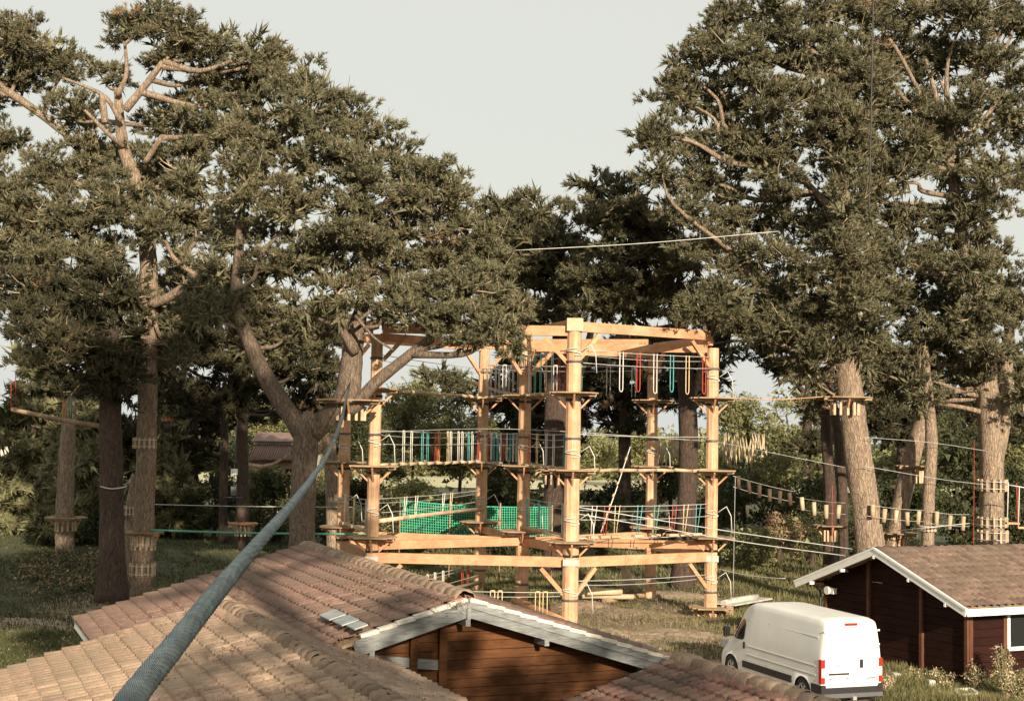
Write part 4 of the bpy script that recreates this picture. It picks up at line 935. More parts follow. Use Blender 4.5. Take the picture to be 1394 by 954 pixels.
pxtree('dark_trunk', 'slim dark trunk with a red rope left of the giant right pine', 70, [(1128, 790), (1130, 680), (1124, 560), (1135, 470)], [9, 8, 7, 5], [], barkm='bark_dark', limbs=False)
pxtree('dark_trunk', 'thin forked dark trunk behind the platform of the giant right pine', 74, [(1148, 780), (1146, 660), (1136, 560), (1118, 500)], [7, 7, 6, 4], [], barkm='bark_dark', limbs=False)
pxtree('background_pine', 'dark pine mass behind the leaning and slim trunks', 98,
       [(1225, 740), (1228, 640), (1230, 540)], [9, 8, 6],
       [(1180, 560, 26, 26), (1215, 585, 30, 22), (1290, 575, 40, 26), (1250, 570, 30, 24), (1330, 585, 34, 26), (1385, 575, 30, 30), (1300, 620, 30, 24), (1200, 540, 26, 20)],
       barkm='bark_dark', leafm=PD, tsize=.72, dens=.5, cl=.8, twigs=False)
pxtree('background_pine', 'dark pine filling the gap left of the giant right pine', 90,
       [(1100, 740), (1098, 640), (1100, 540)], [8, 7, 6],
       [(1075, 500, 30, 26), (1110, 540, 26, 26), (1085, 460, 34, 22), (1118, 590, 18, 24), (1040, 455, 26, 16), (1100, 620, 14, 20)],
       barkm='bark_dark', leafm=PD, tsize=.68, dens=.55, cl=.8, twigs=False)
pxtree('background_pine', 'dark pine standing behind the centre and back poles of the tower', 102,
       [(700, 740), (702, 640), (700, 560)], [9, 8, 6],
       [(690, 560, 26, 22), (725, 590, 26, 26), (740, 550, 24, 26), (700, 610, 24, 22), (680, 520, 18, 16), (770, 600, 22, 26), (640, 545, 20, 14)],
       barkm='bark_dark', leafm=PD, tsize=.75, dens=.5, cl=.85, twigs=False)
pxtree('background_pine', 'dark pine between the strapped trunk and the forked pine', 100,
       [(262, 740), (262, 640), (264, 540)], [9, 8, 6],
       [(230, 520, 30, 24), (280, 580, 30, 26), (260, 620, 34, 24), (400, 560, 26, 26), (180, 600, 24, 30), (390, 510, 26, 22), (440, 540, 22, 26), (150, 590, 14, 30), (335, 560, 26, 16), (470, 600, 20, 30)],
       barkm='bark_dark', leafm=PD, tsize=.75, dens=.5, cl=.85, twigs=False)
# left small trunks
pxtree('background_pine', 'sunlit-based trunk with a strap and small platform, far left', 82, [(88, 752), (88, 700), (90, 640), (94, 560), (92, 500)], [13, 12, 11, 9, 6], [], limbs=False)
pxtree('stripped_trunk', 'short pale stripped trunk between the two dark left trunks', 68, [(176, 790), (177, 730), (178, 690), (181, 645)], [9, 8, 7, 2], [], limbs=False)
pxtree('background_pine', 'pale slim trunk behind the far left pole of the tower', 74, [(455, 760), (452, 660), (447, 590)], [10, 9, 9], [], limbs=False)
# cedars / conifers on the left with layered branches
def cedar(label, px, D, top, bot, w, dens=1.0, mat='cedar'):
    k = D / F; b = at(px, bot, D); root = thing('cedar_tree', V((b.x, b.y, 0)), label, 'tree', 'layered cedars on the left')
    pts = [(b.x, b.y, -.2), (b.x + .1, b.y, (at(px, top, D).z) * .6), at(px, top, D)]; trunk(root, pts, [.35, .25, .05], M['bark_dark'], n=8)
    z1 = at(px, top, D).z; z0 = 1.2; n = 11; bl = []
    for i in range(n):
        f = i / (n - 1); z = z0 + (z1 - z0) * f; wr = w * k * (1 - .72 * f)
        for j in range(4):
            a_ = random.uniform(0, 6.28); q = V((b.x + math.cos(a_) * wr * .6, b.y + math.sin(a_) * wr * .6, z - .25)); bl.append((q, wr * .5, wr * .5, .22))
            MB().tube([(b.x, b.y, z - .1), q], [.06, .02], 4).build('branch', M['bark_dark'], root)
    crown(root, bl, 'cedar', [M[mat], M['dry']], dens * 1.0, .62, .05, .55, .4, 0, False, per=9)
cedar('layered cedar at the left edge below the sky gap', 40, 100, 480, 700, 90)
cedar('layered cedar between the dark trunk and the far left trunk', 110, 92, 520, 700, 66)
cedar('small cedar with drooping tiers behind the strapped trunk', 225, 98, 560, 700, 60, 1, 'cedar')
# background broadleaf trees and shrubs
BG = [  # label, px, top, bottom, half width px, D, material
 ('bushy olive shrub at the far left edge below the cedars', 25, 590, 690, 45, 118, 'leafA'), ('olive shrub with yellow leaves left of the sunlit-based trunk', 75, 595, 680, 40, 112, 'leafA'),
 ('dark hedge at the left edge beside the white block', 15, 640, 690, 46, 128, 'leafB'), ('dark clump of undergrowth left of the strapped trunk', 60, 700, 735, 50, 92, 'leafB'),
 ('dark shrub between the strapped trunk and the lantern', 245, 600, 735, 48, 100, 'leafB'), ('yellow-green tree behind the orange plant and strapped trunk', 235, 530, 620, 50, 125, 'leafA'),
 ('dark shrub left of the lantern trunk', 290, 640, 738, 40, 96, 'leafB'), ('dark palm-like shrub right of the lantern trunk', 370, 630, 738, 44, 94, 'leafB'),
 ('olive tree above the distant red roof', 330, 520, 590, 60, 130, 'leafA'), ('olive tree right of the distant red roof', 445, 540, 680, 50, 120, 'leafA'),
 ('dark shrub behind the forked trunk', 440, 650, 740, 40, 92, 'leafB'), ('dark background tree between the forked trunk and the tower', 490, 540, 740, 34, 98, 'leafB'),
 ('sunlit olive tree seen through the left half of the tower', 560, 508, 640, 60, 112, 'leafA'), ('sunlit olive tree behind the back pole', 625, 516, 640, 46, 116, 'leafA'),
 ('dark shrub under the second-tier ropes, left', 600, 640, 720, 60, 90, 'leafB'), ('leafy green shrub behind the left end of the green net', 545, 640, 760, 44, 84, 'leafA'),
 ('dark shrub behind the centre pole', 685, 600, 740, 40, 92, 'leafB'), ('dark undergrowth behind the double trunk', 745, 650, 770, 50, 90, 'leafB'),
 ('clipped dark hedge in front of the pale field, left part', 800, 648, 705, 40, 100, 'leafB'), ('clipped dark hedge in front of the pale field, right part', 868, 652, 705, 40, 100, 'leafB'),
 ('grey-green tree beyond the field behind the back-right pole', 875, 585, 625, 40, 200, 'leafA'), ('grey-green tree beyond the field beside the double trunk', 805, 598, 626, 40, 210, 'leafA'),
 ('round olive tree right of the right pole', 1015, 535, 600, 42, 130, 'leafA'), ('round olive tree between the right pole and the dark trunks', 1070, 520, 620, 46, 128, 'leafA'),
 ('ivy-like dense shrub behind the wooden peg bridge', 1060, 605, 715, 48, 86, 'leafA'), ('dense olive mass directly under the pale reeds', 1008, 603, 690, 48, 93, 'leafB'), ('dense olive mass under the smaller group of reeds', 910, 612, 690, 24, 93, 'leafB'), ('ivy-like shrub below the pale reeds', 1010, 640, 720, 40, 86, 'leafB'),
 ('low shrub right of the ivy shrub, by the red rope', 1105, 640, 730, 34, 84, 'leafB'), ('reddish dry shrub under the peg bridge', 1080, 700, 742, 34, 80, 'leafA'),
 ('bright yellow-green tree behind the leaning trunk', 1215, 540, 660, 50, 110, 'leafA'), ('dark tree between the giant pine and leaning trunk', 1200, 620, 760, 46, 92, 'leafB'),
 ('dark tree between the slim trunk and the double trunk', 1300, 560, 760, 50, 90, 'leafB'), ('olive tree at the right edge behind the swings', 1395, 530, 650, 36, 105, 'leafA'),
 ('dark shrub at the right edge below the swings', 1390, 630, 760, 40, 92, 'leafB'), ('dark shrub behind the double trunk', 1345, 600, 760, 40, 96, 'leafB'),
 ('dark tree beside the far left pole of the tower', 520, 600, 750, 34, 90, 'leafB'), ('dark shrub at the foot of the dark pine behind the right pole', 950, 680, 745, 40, 88, 'leafB'),
 ('shaded background tree filling the gap beside the right pole', 975, 600, 690, 40, 104, 'leafA'), ('dark background tree behind the two left trunks', 170, 560, 745, 50, 104, 'leafB'),
 ('dark shrub in the gap between the left dark trunks', 128, 660, 745, 36, 90, 'leafB'),
 ('dark shrub between the red-roped trunk and the giant right pine', 1150, 610, 748, 34, 94, 'leafB'), ('dark shrub directly behind the leaning trunk', 1235, 640, 755, 44, 89, 'leafB'), ('dark shrub between giant pine and leaning trunk foot', 1190, 650, 755, 34, 86, 'leafB'),
 ('dark low thicket behind the swing steps', 820, 672, 738, 44, 84, 'leafB'), ('dark low thicket left of the dark pine foot', 885, 676, 740, 40, 82, 'leafB'), ('low green thicket under the left beams', 570, 715, 770, 44, 78, 'leafB'), ('low green thicket under the right end of the green net', 690, 712, 768, 50, 80, 'leafB'),
 ('green bank shrub right of the right pole', 1030, 700, 752, 44, 80, 'leafA'), ('low dark shrub at the back of the left clearing', 130, 690, 742, 60, 98, 'leafB'), ('wide dark shrub below the distant house', 385, 622, 700, 44, 104, 'leafB'),
 ('far treetops over the lantern', 300, 545, 640, 50, 150, 'leafB'), ('far treetops behind the forked trunk', 400, 545, 600, 50, 150, 'leafB'),
]
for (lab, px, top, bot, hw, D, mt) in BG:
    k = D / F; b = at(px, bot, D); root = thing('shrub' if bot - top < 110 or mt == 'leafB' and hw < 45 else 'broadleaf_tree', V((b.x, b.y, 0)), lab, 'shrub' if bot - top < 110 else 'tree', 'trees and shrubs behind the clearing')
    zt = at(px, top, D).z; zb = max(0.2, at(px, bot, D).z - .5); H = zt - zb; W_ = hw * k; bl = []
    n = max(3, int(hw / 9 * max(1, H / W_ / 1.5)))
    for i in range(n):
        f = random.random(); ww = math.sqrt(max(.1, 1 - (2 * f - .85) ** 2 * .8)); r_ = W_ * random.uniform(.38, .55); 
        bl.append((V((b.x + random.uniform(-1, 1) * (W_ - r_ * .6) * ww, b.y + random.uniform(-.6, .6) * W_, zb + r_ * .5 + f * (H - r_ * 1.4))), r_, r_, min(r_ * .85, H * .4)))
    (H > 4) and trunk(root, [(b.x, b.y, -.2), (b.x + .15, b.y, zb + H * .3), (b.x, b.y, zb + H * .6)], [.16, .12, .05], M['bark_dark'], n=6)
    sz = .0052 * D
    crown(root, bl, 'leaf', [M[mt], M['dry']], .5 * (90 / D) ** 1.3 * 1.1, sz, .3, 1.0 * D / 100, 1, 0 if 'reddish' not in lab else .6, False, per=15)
# far wood along the horizon: one mass
def farwood():
    P = []; S = []
    for i in range(420):
        x = random.uniform(-150, 150); y = random.uniform(230, 300)
        if -5 < x / y * F + 697 - 697 < 230 and False: continue
        n = 24; r = random.uniform(3, 6); h = random.uniform(3, 8.5)
        q = RNG.normal(0, 1, (n, 3)); q /= np.linalg.norm(q, axis=1, keepdims=True); P.append(np.array([x, y, h * .5]) + q * np.array([r, r, h * .6])); S.append(np.full(n, 2.6))
    P = np.concatenate(P); S = np.concatenate(S); scatter('far_wood', P, RNG.normal(0, 1, P.shape) + [0, -.2, .6], S, 'leaf', [M['leafA'], M['leafB']], None, (RNG.random(len(P)) < .4).astype(int))
farwood(); tag(bpy.data.objects['far_wood'], 'far wood on the horizon beyond the pale field', 'wood')
# reeds
def reeds():
    P = []; F_ = []; n = 0; root = thing('pampas_reeds', at(1005, 640, 94), 'row of pale reed plumes standing behind the ivy shrub', 'reeds'); m = MB()
    for i in range(150):
        px = random.choice([random.uniform(984, 1042), random.uniform(984, 1042), random.uniform(895, 925)]); D = random.uniform(90, 96); b = at(px, 660, D); t = at(px + random.uniform(-4, 4), random.uniform(586, 612), D)
        mid = V((b.x, b.y, t.z - random.uniform(.8, 1.4))); m.tube([mid, mid.lerp(t, .4), t], [.02, .075, .01], 4, False)
    m.build('plumes', M['reed'], root, 'stuff')
reeds()
# grass
def grass(name, label, regions, hmax, n, mat='grass'):
    P = []; 
    for (x0, x1, y0, y1, w) in regions:
        k = int(n * w); 
        for _ in range(k):
            q = hz(random.uniform(x0, x1), random.uniform(y0, y1), 0)
            if q.y > 140: continue
            P.append((q.x, q.y, gz(q.x, q.y) - .02))
    P = np.array(P); m = len(P); nn = .5 + .5 * np.sin(P[:, 0] * 1.3 + np.sin(P[:, 1] * .7) * 2) * np.sin(P[:, 1] * .9)
    h = hmax * RNG.uniform(.35, 1, m) * (.45 + .75 * nn); a = RNG.uniform(0, 6.283, m); w = .022 * (P[:, 1] / 50)
    dx = np.stack([np.cos(a) * w, np.sin(a) * w, np.zeros(m)], 1); ln = RNG.normal(0, .35, (m, 2)) * h[:, None]
    tip = P + np.stack([ln[:, 0], ln[:, 1], h], 1); co = np.stack([P - dx, P + dx, tip], 1).reshape(-1, 3)
    o = link(name, mesh_np(name, co, np.arange(len(co)).reshape(-1, 3), 3), None, M[mat]); tag(o, label, 'grass', None, 'stuff')
grass('grass', 'long grass on the slope right of the tower and round the van', [(985, 1130, 728, 850, 1.0), (1190, 1394, 915, 960, .8), (500, 980, 735, 800, .5), (540, 760, 765, 830, .3), (760, 1000, 800, 905, .18)], .42, 20000)
grass('shade_toned_grass', 'short grass in the shaded clearing on the left', [(-10, 420, 728, 860, 1.0), (-10, 120, 860, 905, .25)], .26, 22000, 'grassD')
# leaf litter heap left
def litter():
    P = []; 
    for _ in range(1500):
        q = hz(random.gauss(95, 26), random.gauss(782, 12), 0); P.append((q.x, q.y, gz(q.x, q.y) + random.uniform(0, .25)))
    P = np.array(P); scatter('undergrowth', P, RNG.normal(0, 1, P.shape) + [0, 0, 1], np.full(len(P), .42), 'leaf', [M['dry'], M['leafB']], None, (RNG.random(len(P)) < .75).astype(int))
litter(); tag(bpy.data.objects['undergrowth'], 'red brown dead undergrowth beside the sunlit-based trunk', 'undergrowth')
def roof_litter(roof, O, u, s, L, T, n):
    O, u, s = V(O), V(u).normalized(), V(s).normalized(); nn = u.cross(s).normalized(); nn = nn if nn.z > 0 else -nn; P = []
    cl_ = [(random.uniform(0, L), random.uniform(0, T), random.uniform(.15, .9)) for _ in range(26)]
    for _ in range(n):
        a_, b_, r_ = random.choice(cl_); x, y = random.gauss(a_, r_), random.gauss(b_, r_ * .7)
        if 0 < x < L and 0.1 < y < T: P.append(tuple(O + u * x + s * y + nn * random.uniform(.07, .14)))
    P = np.array(P); scatter('needle_litter', P, RNG.normal(0, .5, P.shape) + np.array(nn), np.full(len(P), .07) * RNG.uniform(.5, 1.5, len(P)), 'leaf', [M['litter'], M['dirt']], roof, (RNG.random(len(P)) < .5).astype(int))
M['litter'] = mat_simple('brown needle litter', (.13, .085, .05), .95, 0, .4, 5)
roof_litter(rfA, RA1, UA, sLA, 14, 6.3, 2200); roof_litter(rfB, RB1, UA, sLB, 16, 7, 2600); roof_litter(rfB, RB1, UA, sRB, 16, 2.2, 900); roof_litter(rfC, RC1, UA, sLC, 8, 3.5, 900)
# ground litter
P_ = []
for _ in range(2600):
    q = hz(random.uniform(760, 1120), random.uniform(780, 905), 0); P_.append((q.x, q.y, gz(q.x, q.y) + .02))
for _ in range(1500):
    q = hz(random.uniform(-10, 400), random.uniform(740, 900), 0); P_.append((q.x, q.y, gz(q.x, q.y) + .02))
P_ = np.array(P_); scatter('ground_litter', P_, RNG.normal(0, 1, P_.shape) + [0, 0, .8], RNG.uniform(.08, .22, len(P_)), 'leaf', [M['litter'], M['dirt']], None, (RNG.random(len(P_)) < .3).astype(int))
tag(bpy.data.objects['ground_litter'], 'brown needle and twig litter strewn over the clearing', 'litter')
# ------------------------------------------------------------------ the steel rope overhead
def big_cable():
    path = [(90, 1110, .33), (150, 1010, .40), (177, 954, .50), (236, 880, .61), (300, 800, .78), (350, 741, 1.05), (400, 683, 1.6), (425, 650, 2.3), (445, 620, 3.6), (458, 592, 5.6), (466, 566, 9), (471, 545, 15), (474, 532, 24), (477, 520, 54)]
    pts = spline([at(*p) for p in path], 8)
    root = thing('steel_rope', pts[len(pts) // 2], 'thick grey-blue steel wire rope running from the lower left up to the forked pine', 'cable')
    # resample
    P = [pts[0]]
    acc = 0
    segs = []; d_ = 0; out = [pts[0]]
    for i in range(1, len(pts)):
        a_, b_ = pts[i - 1], pts[i]; L = (b_ - a_).length; dist = b_.y; st = max(.004, dist * .008); n = max(1, int(L / st)); n = min(n, 160)
        for k in range(1, n + 1): out.append(a_.lerp(b_, k / n))
    R0 = .0050; t = None; s = 0; NS = 8
    cols = [[] for _ in range(NS)]; x = None
    for i, p in enumerate(out):
        t = (out[min(i + 1, len(out) - 1)] - out[max(i - 1, 0)]).normalized()
        if x is None: x = t.orthogonal().normalized()
        x = (x - t * x.dot(t)).normalized(); y = t.cross(x)
        if i: s += (p - out[i - 1]).length
        for k in range(NS):
            a_ = 2 * math.pi * k / NS + s * 2 * math.pi / .06
            if i < 1500: cols[k].append((p + (x * math.cos(a_) + y * math.sin(a_)) * R0 * .74, p))
    for k in range(NS):
        near = [c for c in cols[k] if c[1].y < 7]
        vs = []; fs = []; N = 6; xx = None; uv = []; ss = 0; prev = None
        P_ = [c[0] for c in near]
        for i, p in enumerate(P_):
            tt = (P_[min(i + 1, len(P_) - 1)] - P_[max(i - 1, 0)]).normalized()
            rad = (near[i][0] - near[i][1]).normalized(); rad = (rad - tt * rad.dot(tt)).normalized(); yy = tt.cross(rad)
            if prev: ss += (p - prev).length
            prev = p
            for q in range(N):
                an = 2 * math.pi * q / N; vs.append(p + (rad * math.cos(an) + yy * math.sin(an)) * R0 * .34); uv.append((ss * 60, q / N))
        for i in range(len(P_) - 1):
            for q in range(N): q2 = (q + 1) % N; fs.append((i * N + q, i * N + q2, (i + 1) * N + q2, (i + 1) * N + q))
        m = MB(); m.add(vs, fs, True); o = m.build('strand', M['wire'], root)
        ul = o.data.uv_layers.new(name='UVMap'); idx = [0] * len(o.data.loops); o.data.loops.foreach_get('vertex_index', idx)
        ul.data.foreach_set('uv', [c for v_ in idx for c in uv[v_]])
    far = [p for p in out if p.y > 5.0]; core = [p for p in out if p.y <= 7.5]
    MB().tube(core[::3] + [core[-1]], R0 * .8, 8).build('core', M['wire'], root)
    MB().tube(far[::3] + [far[-1]], lerp_list([.0085, .014, .02], len(far[::3]) + 1), 6).build('far_length', M['wire'], root)
big_cable()
# ------------------------------------------------------------------ lines strung about
def line(label, pts, r=.016, mat='steel', name='cable', cat='cable', group=None, n=8):
    P = spline(pts, n) if len(pts) > 2 else sagline(pts[0], pts[1], .05 * 0 + .1, 10)
    o = MB().tube(P, r, 5).build(name, M[mat], None); tag(o, label, cat, group); return o
line('upper of the two white zip lines from the front pole to the giant right pine', [at(786, 690, 56.3), at(1000, 724, 58.5), at(1160, 747, 61)], .022, name='zip_line')
line('lower of the two white zip lines from the front pole to the giant right pine', [at(786, 699, 56.3), at(1010, 737, 58.5), at(1150, 756, 61)], .022, name='zip_line')
line('white stay wire from the right pole down to the hut roof', [at(975, 773, 60), at(1069, 787, 56)], .018)
line('thin white line high up between the middle treetops and the right crown', [at(700, 341, 60), at(880, 331, 60), at(1060, 315, 60)], .018)
line('black cable hanging straight down in the right crown', [at(1189, -10, 50), at(1186, 150, 50), at(1183, 300, 50)], .028, 'black')
line('taut dark wire across the shaded trunks above the green slackline', [at(195, 686, 62), at(330, 689, 70), at(480, 690, 70)], .022)
line('bright green slackline stretched from the strapped trunk to the tower', [at(205, 721, 61.5), at(330, 725, 61.5), at(500, 727, 61)], .05, 'greenrope', 'slackline', 'slackline')
line('white rope tied round the broad dark trunk', [at(137, 662, 59.4), at(152, 665, 59.2), at(168, 663, 59.3), at(172, 661, 59.5)], .025, 'whiterope', 'rope', 'rope')
line('thin wire from the giant right pine to the double trunk, upper', [at(1175, 595, 61), at(1265, 602, 62), at(1345, 614, 63)], .011)
line('thin wire from the giant right pine to the double trunk, lower', [at(1175, 634, 61), at(1280, 652, 62), at(1345, 660, 63)], .012)
line('thin dark wire from the tower to the giant right pine', [at(970, 600, 60), at(1060, 618, 61), at(1150, 636, 61)], .008)
line('brown handrail wire from the right pole to the high platform', [at(975, 540, 60), at(1050, 544, 60.5), at(1120, 540, 61)], .02, 'beam')
line('thin white plumb line in front of the grassy slope', [at(1001, 650, 58), at(1000, 700, 58), at(998, 812, 58)], .010)
line('red rope hanging down the slim dark trunk', [at(1133, 660, 66), at(1133, 700, 66), at(1132, 752, 66)], .018, 'redrope', 'rope', 'rope')
line('red rope hanging between the slim trunk and the double trunk', [at(1326, 600, 63), at(1326, 660, 63), at(1325, 742, 63)], .014, 'redrope', 'rope', 'rope')
line('white cable from the leaning trunk to the slim trunk at its lower platform', [at(1222, 722, 64), at(1262, 718, 62.3), at(1320, 712, 63)], .025)
line('long white cable crossing the right part of the tower and trees', [at(505, 588, 56), at(700, 584, 60), at(960, 600, 60)], .010)
# peg bridges
def pegs(label, A, B, n, hpx, D, mat='logpale', skip=()):
    a_, b_ = A, B; root = thing('peg_bridge', a_.lerp(b_, .5), label, 'peg bridge', 'hanging peg bridges'); h = hpx * D / F
    cable(root, a_ + V((0, 0, h * .42)), b_ + V((0, 0, h * .42)), .05, .011); cable(root, a_ - V((0, 0, h * .42)), b_ - V((0, 0, h * .42)), .05, .011)
    for i in range(n):
        if i in skip: continue
        p = a_.lerp(b_, (i + .5) / n) + V((0, 0, random.uniform(-.05, .05) - .2 * math.sin(math.pi * i / n))); t = random.uniform(-.04, .04)
        MB().tube([p - V((t, 0, h / 2)), p + V((t, 0, h / 2))], .10, 8).build('peg', M[mat], root)
pegs('bridge of dark hanging pegs from the right pole towards the dark trunk', at(998, 655, 62), at(1082, 676, 64), 6, 17, 63, 'darkpeg')
pegs('short bridge of pale pegs either side of the red rope', at(1084, 684, 64), at(1150, 692, 62), 4, 18, 63)
pegs('bridge of pale pegs from the giant pine past the leaning trunk', at(1180, 694, 61), at(1258, 702, 62.5), 5, 18, 62, skip=())
pegs('bridge of pale pegs from the slim trunk to the double trunk', at(1266, 704, 62.5), at(1320, 708, 63), 3, 19, 63)
# platforms on trees
def tree_platform(label, px, py, D, r, w=.9, mat='oldwood', g='platforms fixed to the trees', collar=True):
    p = at(px, py, D); root = thing('tree_platform', p, label, 'platform', g)
    platform(None, p.z, root, w, p.x, p.y, mat, r)
    if collar:
        n = 12
        for i in range(n):
            a_ = 2 * math.pi * i / n; m = MB(); m.frame((p.x + math.cos(a_) * (r + .05), p.y + math.sin(a_) * (r + .05), p.z - .5), (.05, 0, 0), (0, .05, 0), (0, 0, .28)); m.build('slat', M['logpale'], root)
    return root
tree_platform('large round platform on the forked pine where the steel rope ends', 478, 545, 54.5, .50, 1.25)
tree_platform('high platform on the giant right pine', 1150, 541, 61.7, .55, 1.1)
tree_platform('upper platform on the leaning trunk', 1243, 634, 65, .38, .8)
tree_platform('lower platform on the leaning trunk', 1220, 725, 65, .40, .9)
tree_platform('platform low on the slim dark trunk with the red rope', 1130, 715, 70, .3, .8)
tree_platform('small orange platform on the shaded pine under the lantern', 331, 712, 87, .42, .85, 'beam')
tree_platform('platform on the far left trunk', 90, 704, 81.6, .52, 1.1)
tree_platform('platform at the strapped left trunk beside the green slackline', 196, 724, 62, .45, .8)
tree_platform('ring platform at the foot of the dark pine behind the right pole', 760, 640, 77.5, .75, 1.2)
def collar(label, px, py, D, r, hpx, mat='logpale', n=14):
    p = at(px, py, D); root = thing('slat_collar', p, label, 'slat collar', 'wooden slat collars round the trunks'); h = hpx * D / F
    for i in range(n):
        a_ = 2 * math.pi * i / n; MB().frame((p.x + math.cos(a_) * (r + .05), p.y + math.sin(a_) * (r + .05), p.z), (-math.sin(a_) * .045, math.cos(a_) * .045, 0), (math.cos(a_) * .035, math.sin(a_) * .035, 0), (0, 0, h / 2)).build('slat', M[mat], root)
    m = MB()
    for dz in (-.3, .3): m.tube([(p.x + math.cos(2 * math.pi * i / 16) * (r + .09), p.y + math.sin(2 * math.pi * i / 16) * (r + .09), p.z + dz * h) for i in range(17)], .02, 4, False)
    m.build('tie_wire', M['steel'], root)
collar('uppermost slat collar on the strapped left trunk', 197, 603, 62, .44, 15)
collar('middle slat collar on the strapped left trunk, level with the slackline', 195, 735, 62, .47, 16)
collar('lowest slat collar on the strapped left trunk', 194, 775, 62, .49, 18)
collar('upper slat collar on the double trunk at the right edge', 1351, 660, 64, .60, 16)
collar('middle slat collar on the double trunk at the right edge', 1351, 710, 64, .60, 14)
collar('lowest slat collar on the double trunk just above the hut ridge', 1351, 729, 64, .62, 16)
collar('slat collar on the slim straight trunk', 1263, 719, 63, .30, 8)
collar('slat collar on the stripped trunk between the two dark left trunks', 177, 695, 68, .30, 14)
# left swing beam
t = thing('swing_beam', at(80, 570, 66), 'hanging brown log on orange and green ropes against the cedars, left', 'swing beam')
MB().tube([at(16, 557, 66), at(75, 570, 66), at(142, 581, 64)], .11, 8).build('log', M['oldwood'], t)
for (x0, y0, x1, y1) in ((58, 514, 114, 524), (58, 518, 100, 527), (15, 520, 15, 557), (21, 505, 22, 560)): MB().tube([at(x0, y0, 66), at(x1, y1, 66)], .018, 4).build('cable', M['steel'] if y0 < 519 and x0 > 50 else M['redrope'], t)
for (x0, x1, c) in ((87, 86, 'o'), (95, 89, 'o'), (91, 95, 'g'), (98, 97, 'g')): MB().tube([at(x0, 521, 66), at(x1, 571, 66)], .034, 5).build('rope', M[ROPES[c]], t)
# small swings at the right edge
for i, (x, dy, lab) in enumerate(((1379, 0, 'hanging swing plank between white ropes, left of the two at the right edge'), (1394, 6, 'hanging swing plank on a red rope, at the very right edge'))):
    t = thing('rope_swing', at(x, 715 + dy, 61), lab, 'swing', 'rope swings at the right edge'); p = at(x, 712 + dy, 61)
    MB().box(p.x - .3, p.x + .25, p.y - .15, p.y + .15, p.z - .04, p.z + .04).build('seat', M['beam'], t)
    for dx, c in ((-.25, 'w'), (.2, 'r')): MB().tube([(p.x + dx, p.y, p.z), (p.x + dx * .8, p.y, p.z + 1.75)], .022, 5).build('rope', M[ROPES[c]], t)
line('white hand cable above the two swings at the right edge', [at(1360, 658, 61.5), at(1380, 661, 61), at(1420, 668, 61)], .025)
# lantern
t = thing('lantern', at(319, 645, 80), 'square white lantern hanging beside the shaded pine', 'lantern')
MB().frame(at(319, 642, 80), (.17, 0, 0), (0, .15, 0), (0, 0, .17)).build('lamp_shade', M['white'], t)
m = MB(); q = at(319, 642, 80); m.tube([q, q + V((0, 0, 2.6))], .05, 6); m.tube([q - V((0, 0, .17)), q - V((0, 0, .9))], .04, 5); m.frame(q - V((0, 0, 1.1)), (.15, 0, 0), (0, .1, 0), (0, 0, .25)); m.frame(q - V((0, 0, 1.45)), (.5, 0, 0), (0, .05, 0), (0, 0, .02)); m.build('hanger', M['greyp'], t)
# orange plant
t = thing('hanging_plant', at(227, 570, 60), 'orange-leaved plant hanging in a dark pot right of the strapped trunk', 'plant')
q = at(228, 574, 61); MB().tube([q - V((0, 0, .45)), q], [.13, .17], 10).build('pot', M['black'], t)
m = MB()
for i in range(22):
    a_ = random.uniform(0, 6.28); d = V((math.cos(a_), math.sin(a_) * .7, random.uniform(-.1, .7))).normalized(); e_ = q + d * .34; s_ = d.cross(V((0, 0, 1))).normalized() * .05
    m.add([q, q + d * .2 + s_ + V((0, 0, .03)), e_, q + d * .2 - s_], [(0, 1, 2, 3)])
m.build('leaves', mat_simple('orange leaves', (.55, .20, .08), .7, 0, .3), t, 'stuff')
# distant house
def far_house():
    D = 112; c = at(374, 640, D); root = thing('distant_house', V((c.x, c.y, 0)), 'cream distant house with a red roof glimpsed left of the forked trunk', 'house')
    x0, x1 = at(338, 600, D).x, at(420, 600, D).x; z1 = at(372, 592, D).z; z2 = at(372, 606, D).z; z3 = at(372, 626, D).z
    MB().box(x0, x1, c.y + 3, c.y + 9, 0, z2 + .3).build('wall', M['cream'], root); MB().box(x0 - .1, x1 + .1, c.y + .6, c.y + 2.98, 0, z3 - .05).build('lower_wall', M['oldwood'], root)
    m = MB(); m.add([(x0 - .3, c.y + 2.6, z2 + .3), (x1 + .3, c.y + 2.6, z2 + .3), (x1 + .3, c.y + 6, z1 + .2), (x0 - .3, c.y + 6, z1 + .2), (x0 - .3, c.y + 9.4, z2 + .3), (x1 + .3, c.y + 9.4, z2 + .3)], [(0, 1, 2, 3), (3, 2, 5, 4)]); m.build('roof', M['redtile'], root)
    m = MB(); n = 26
    m.add([(x0, c.y + .2, z3), (x1, c.y + .2, z3), (x1, c.y + 2.95, z2), (x0, c.y + 2.95, z2)], [(0, 1, 2, 3)])
    for i in range(n): x = x0 + (x1 - x0) * (i + .5) / n; m.tube([(x, c.y + .15, z3 + .03), (x, c.y + 2.9, z2 + .03)], .055, 5)
    m.build('lower_roof', M['redtile'], root)
    for x in (.3, .7): MB().box(x0 + (x1 - x0) * x - .4, x0 + (x1 - x0) * x + .4, c.y + .55, c.y + .598, z3 - 1.9, z3 - .7).build('window', M['glass'], root)
far_house()
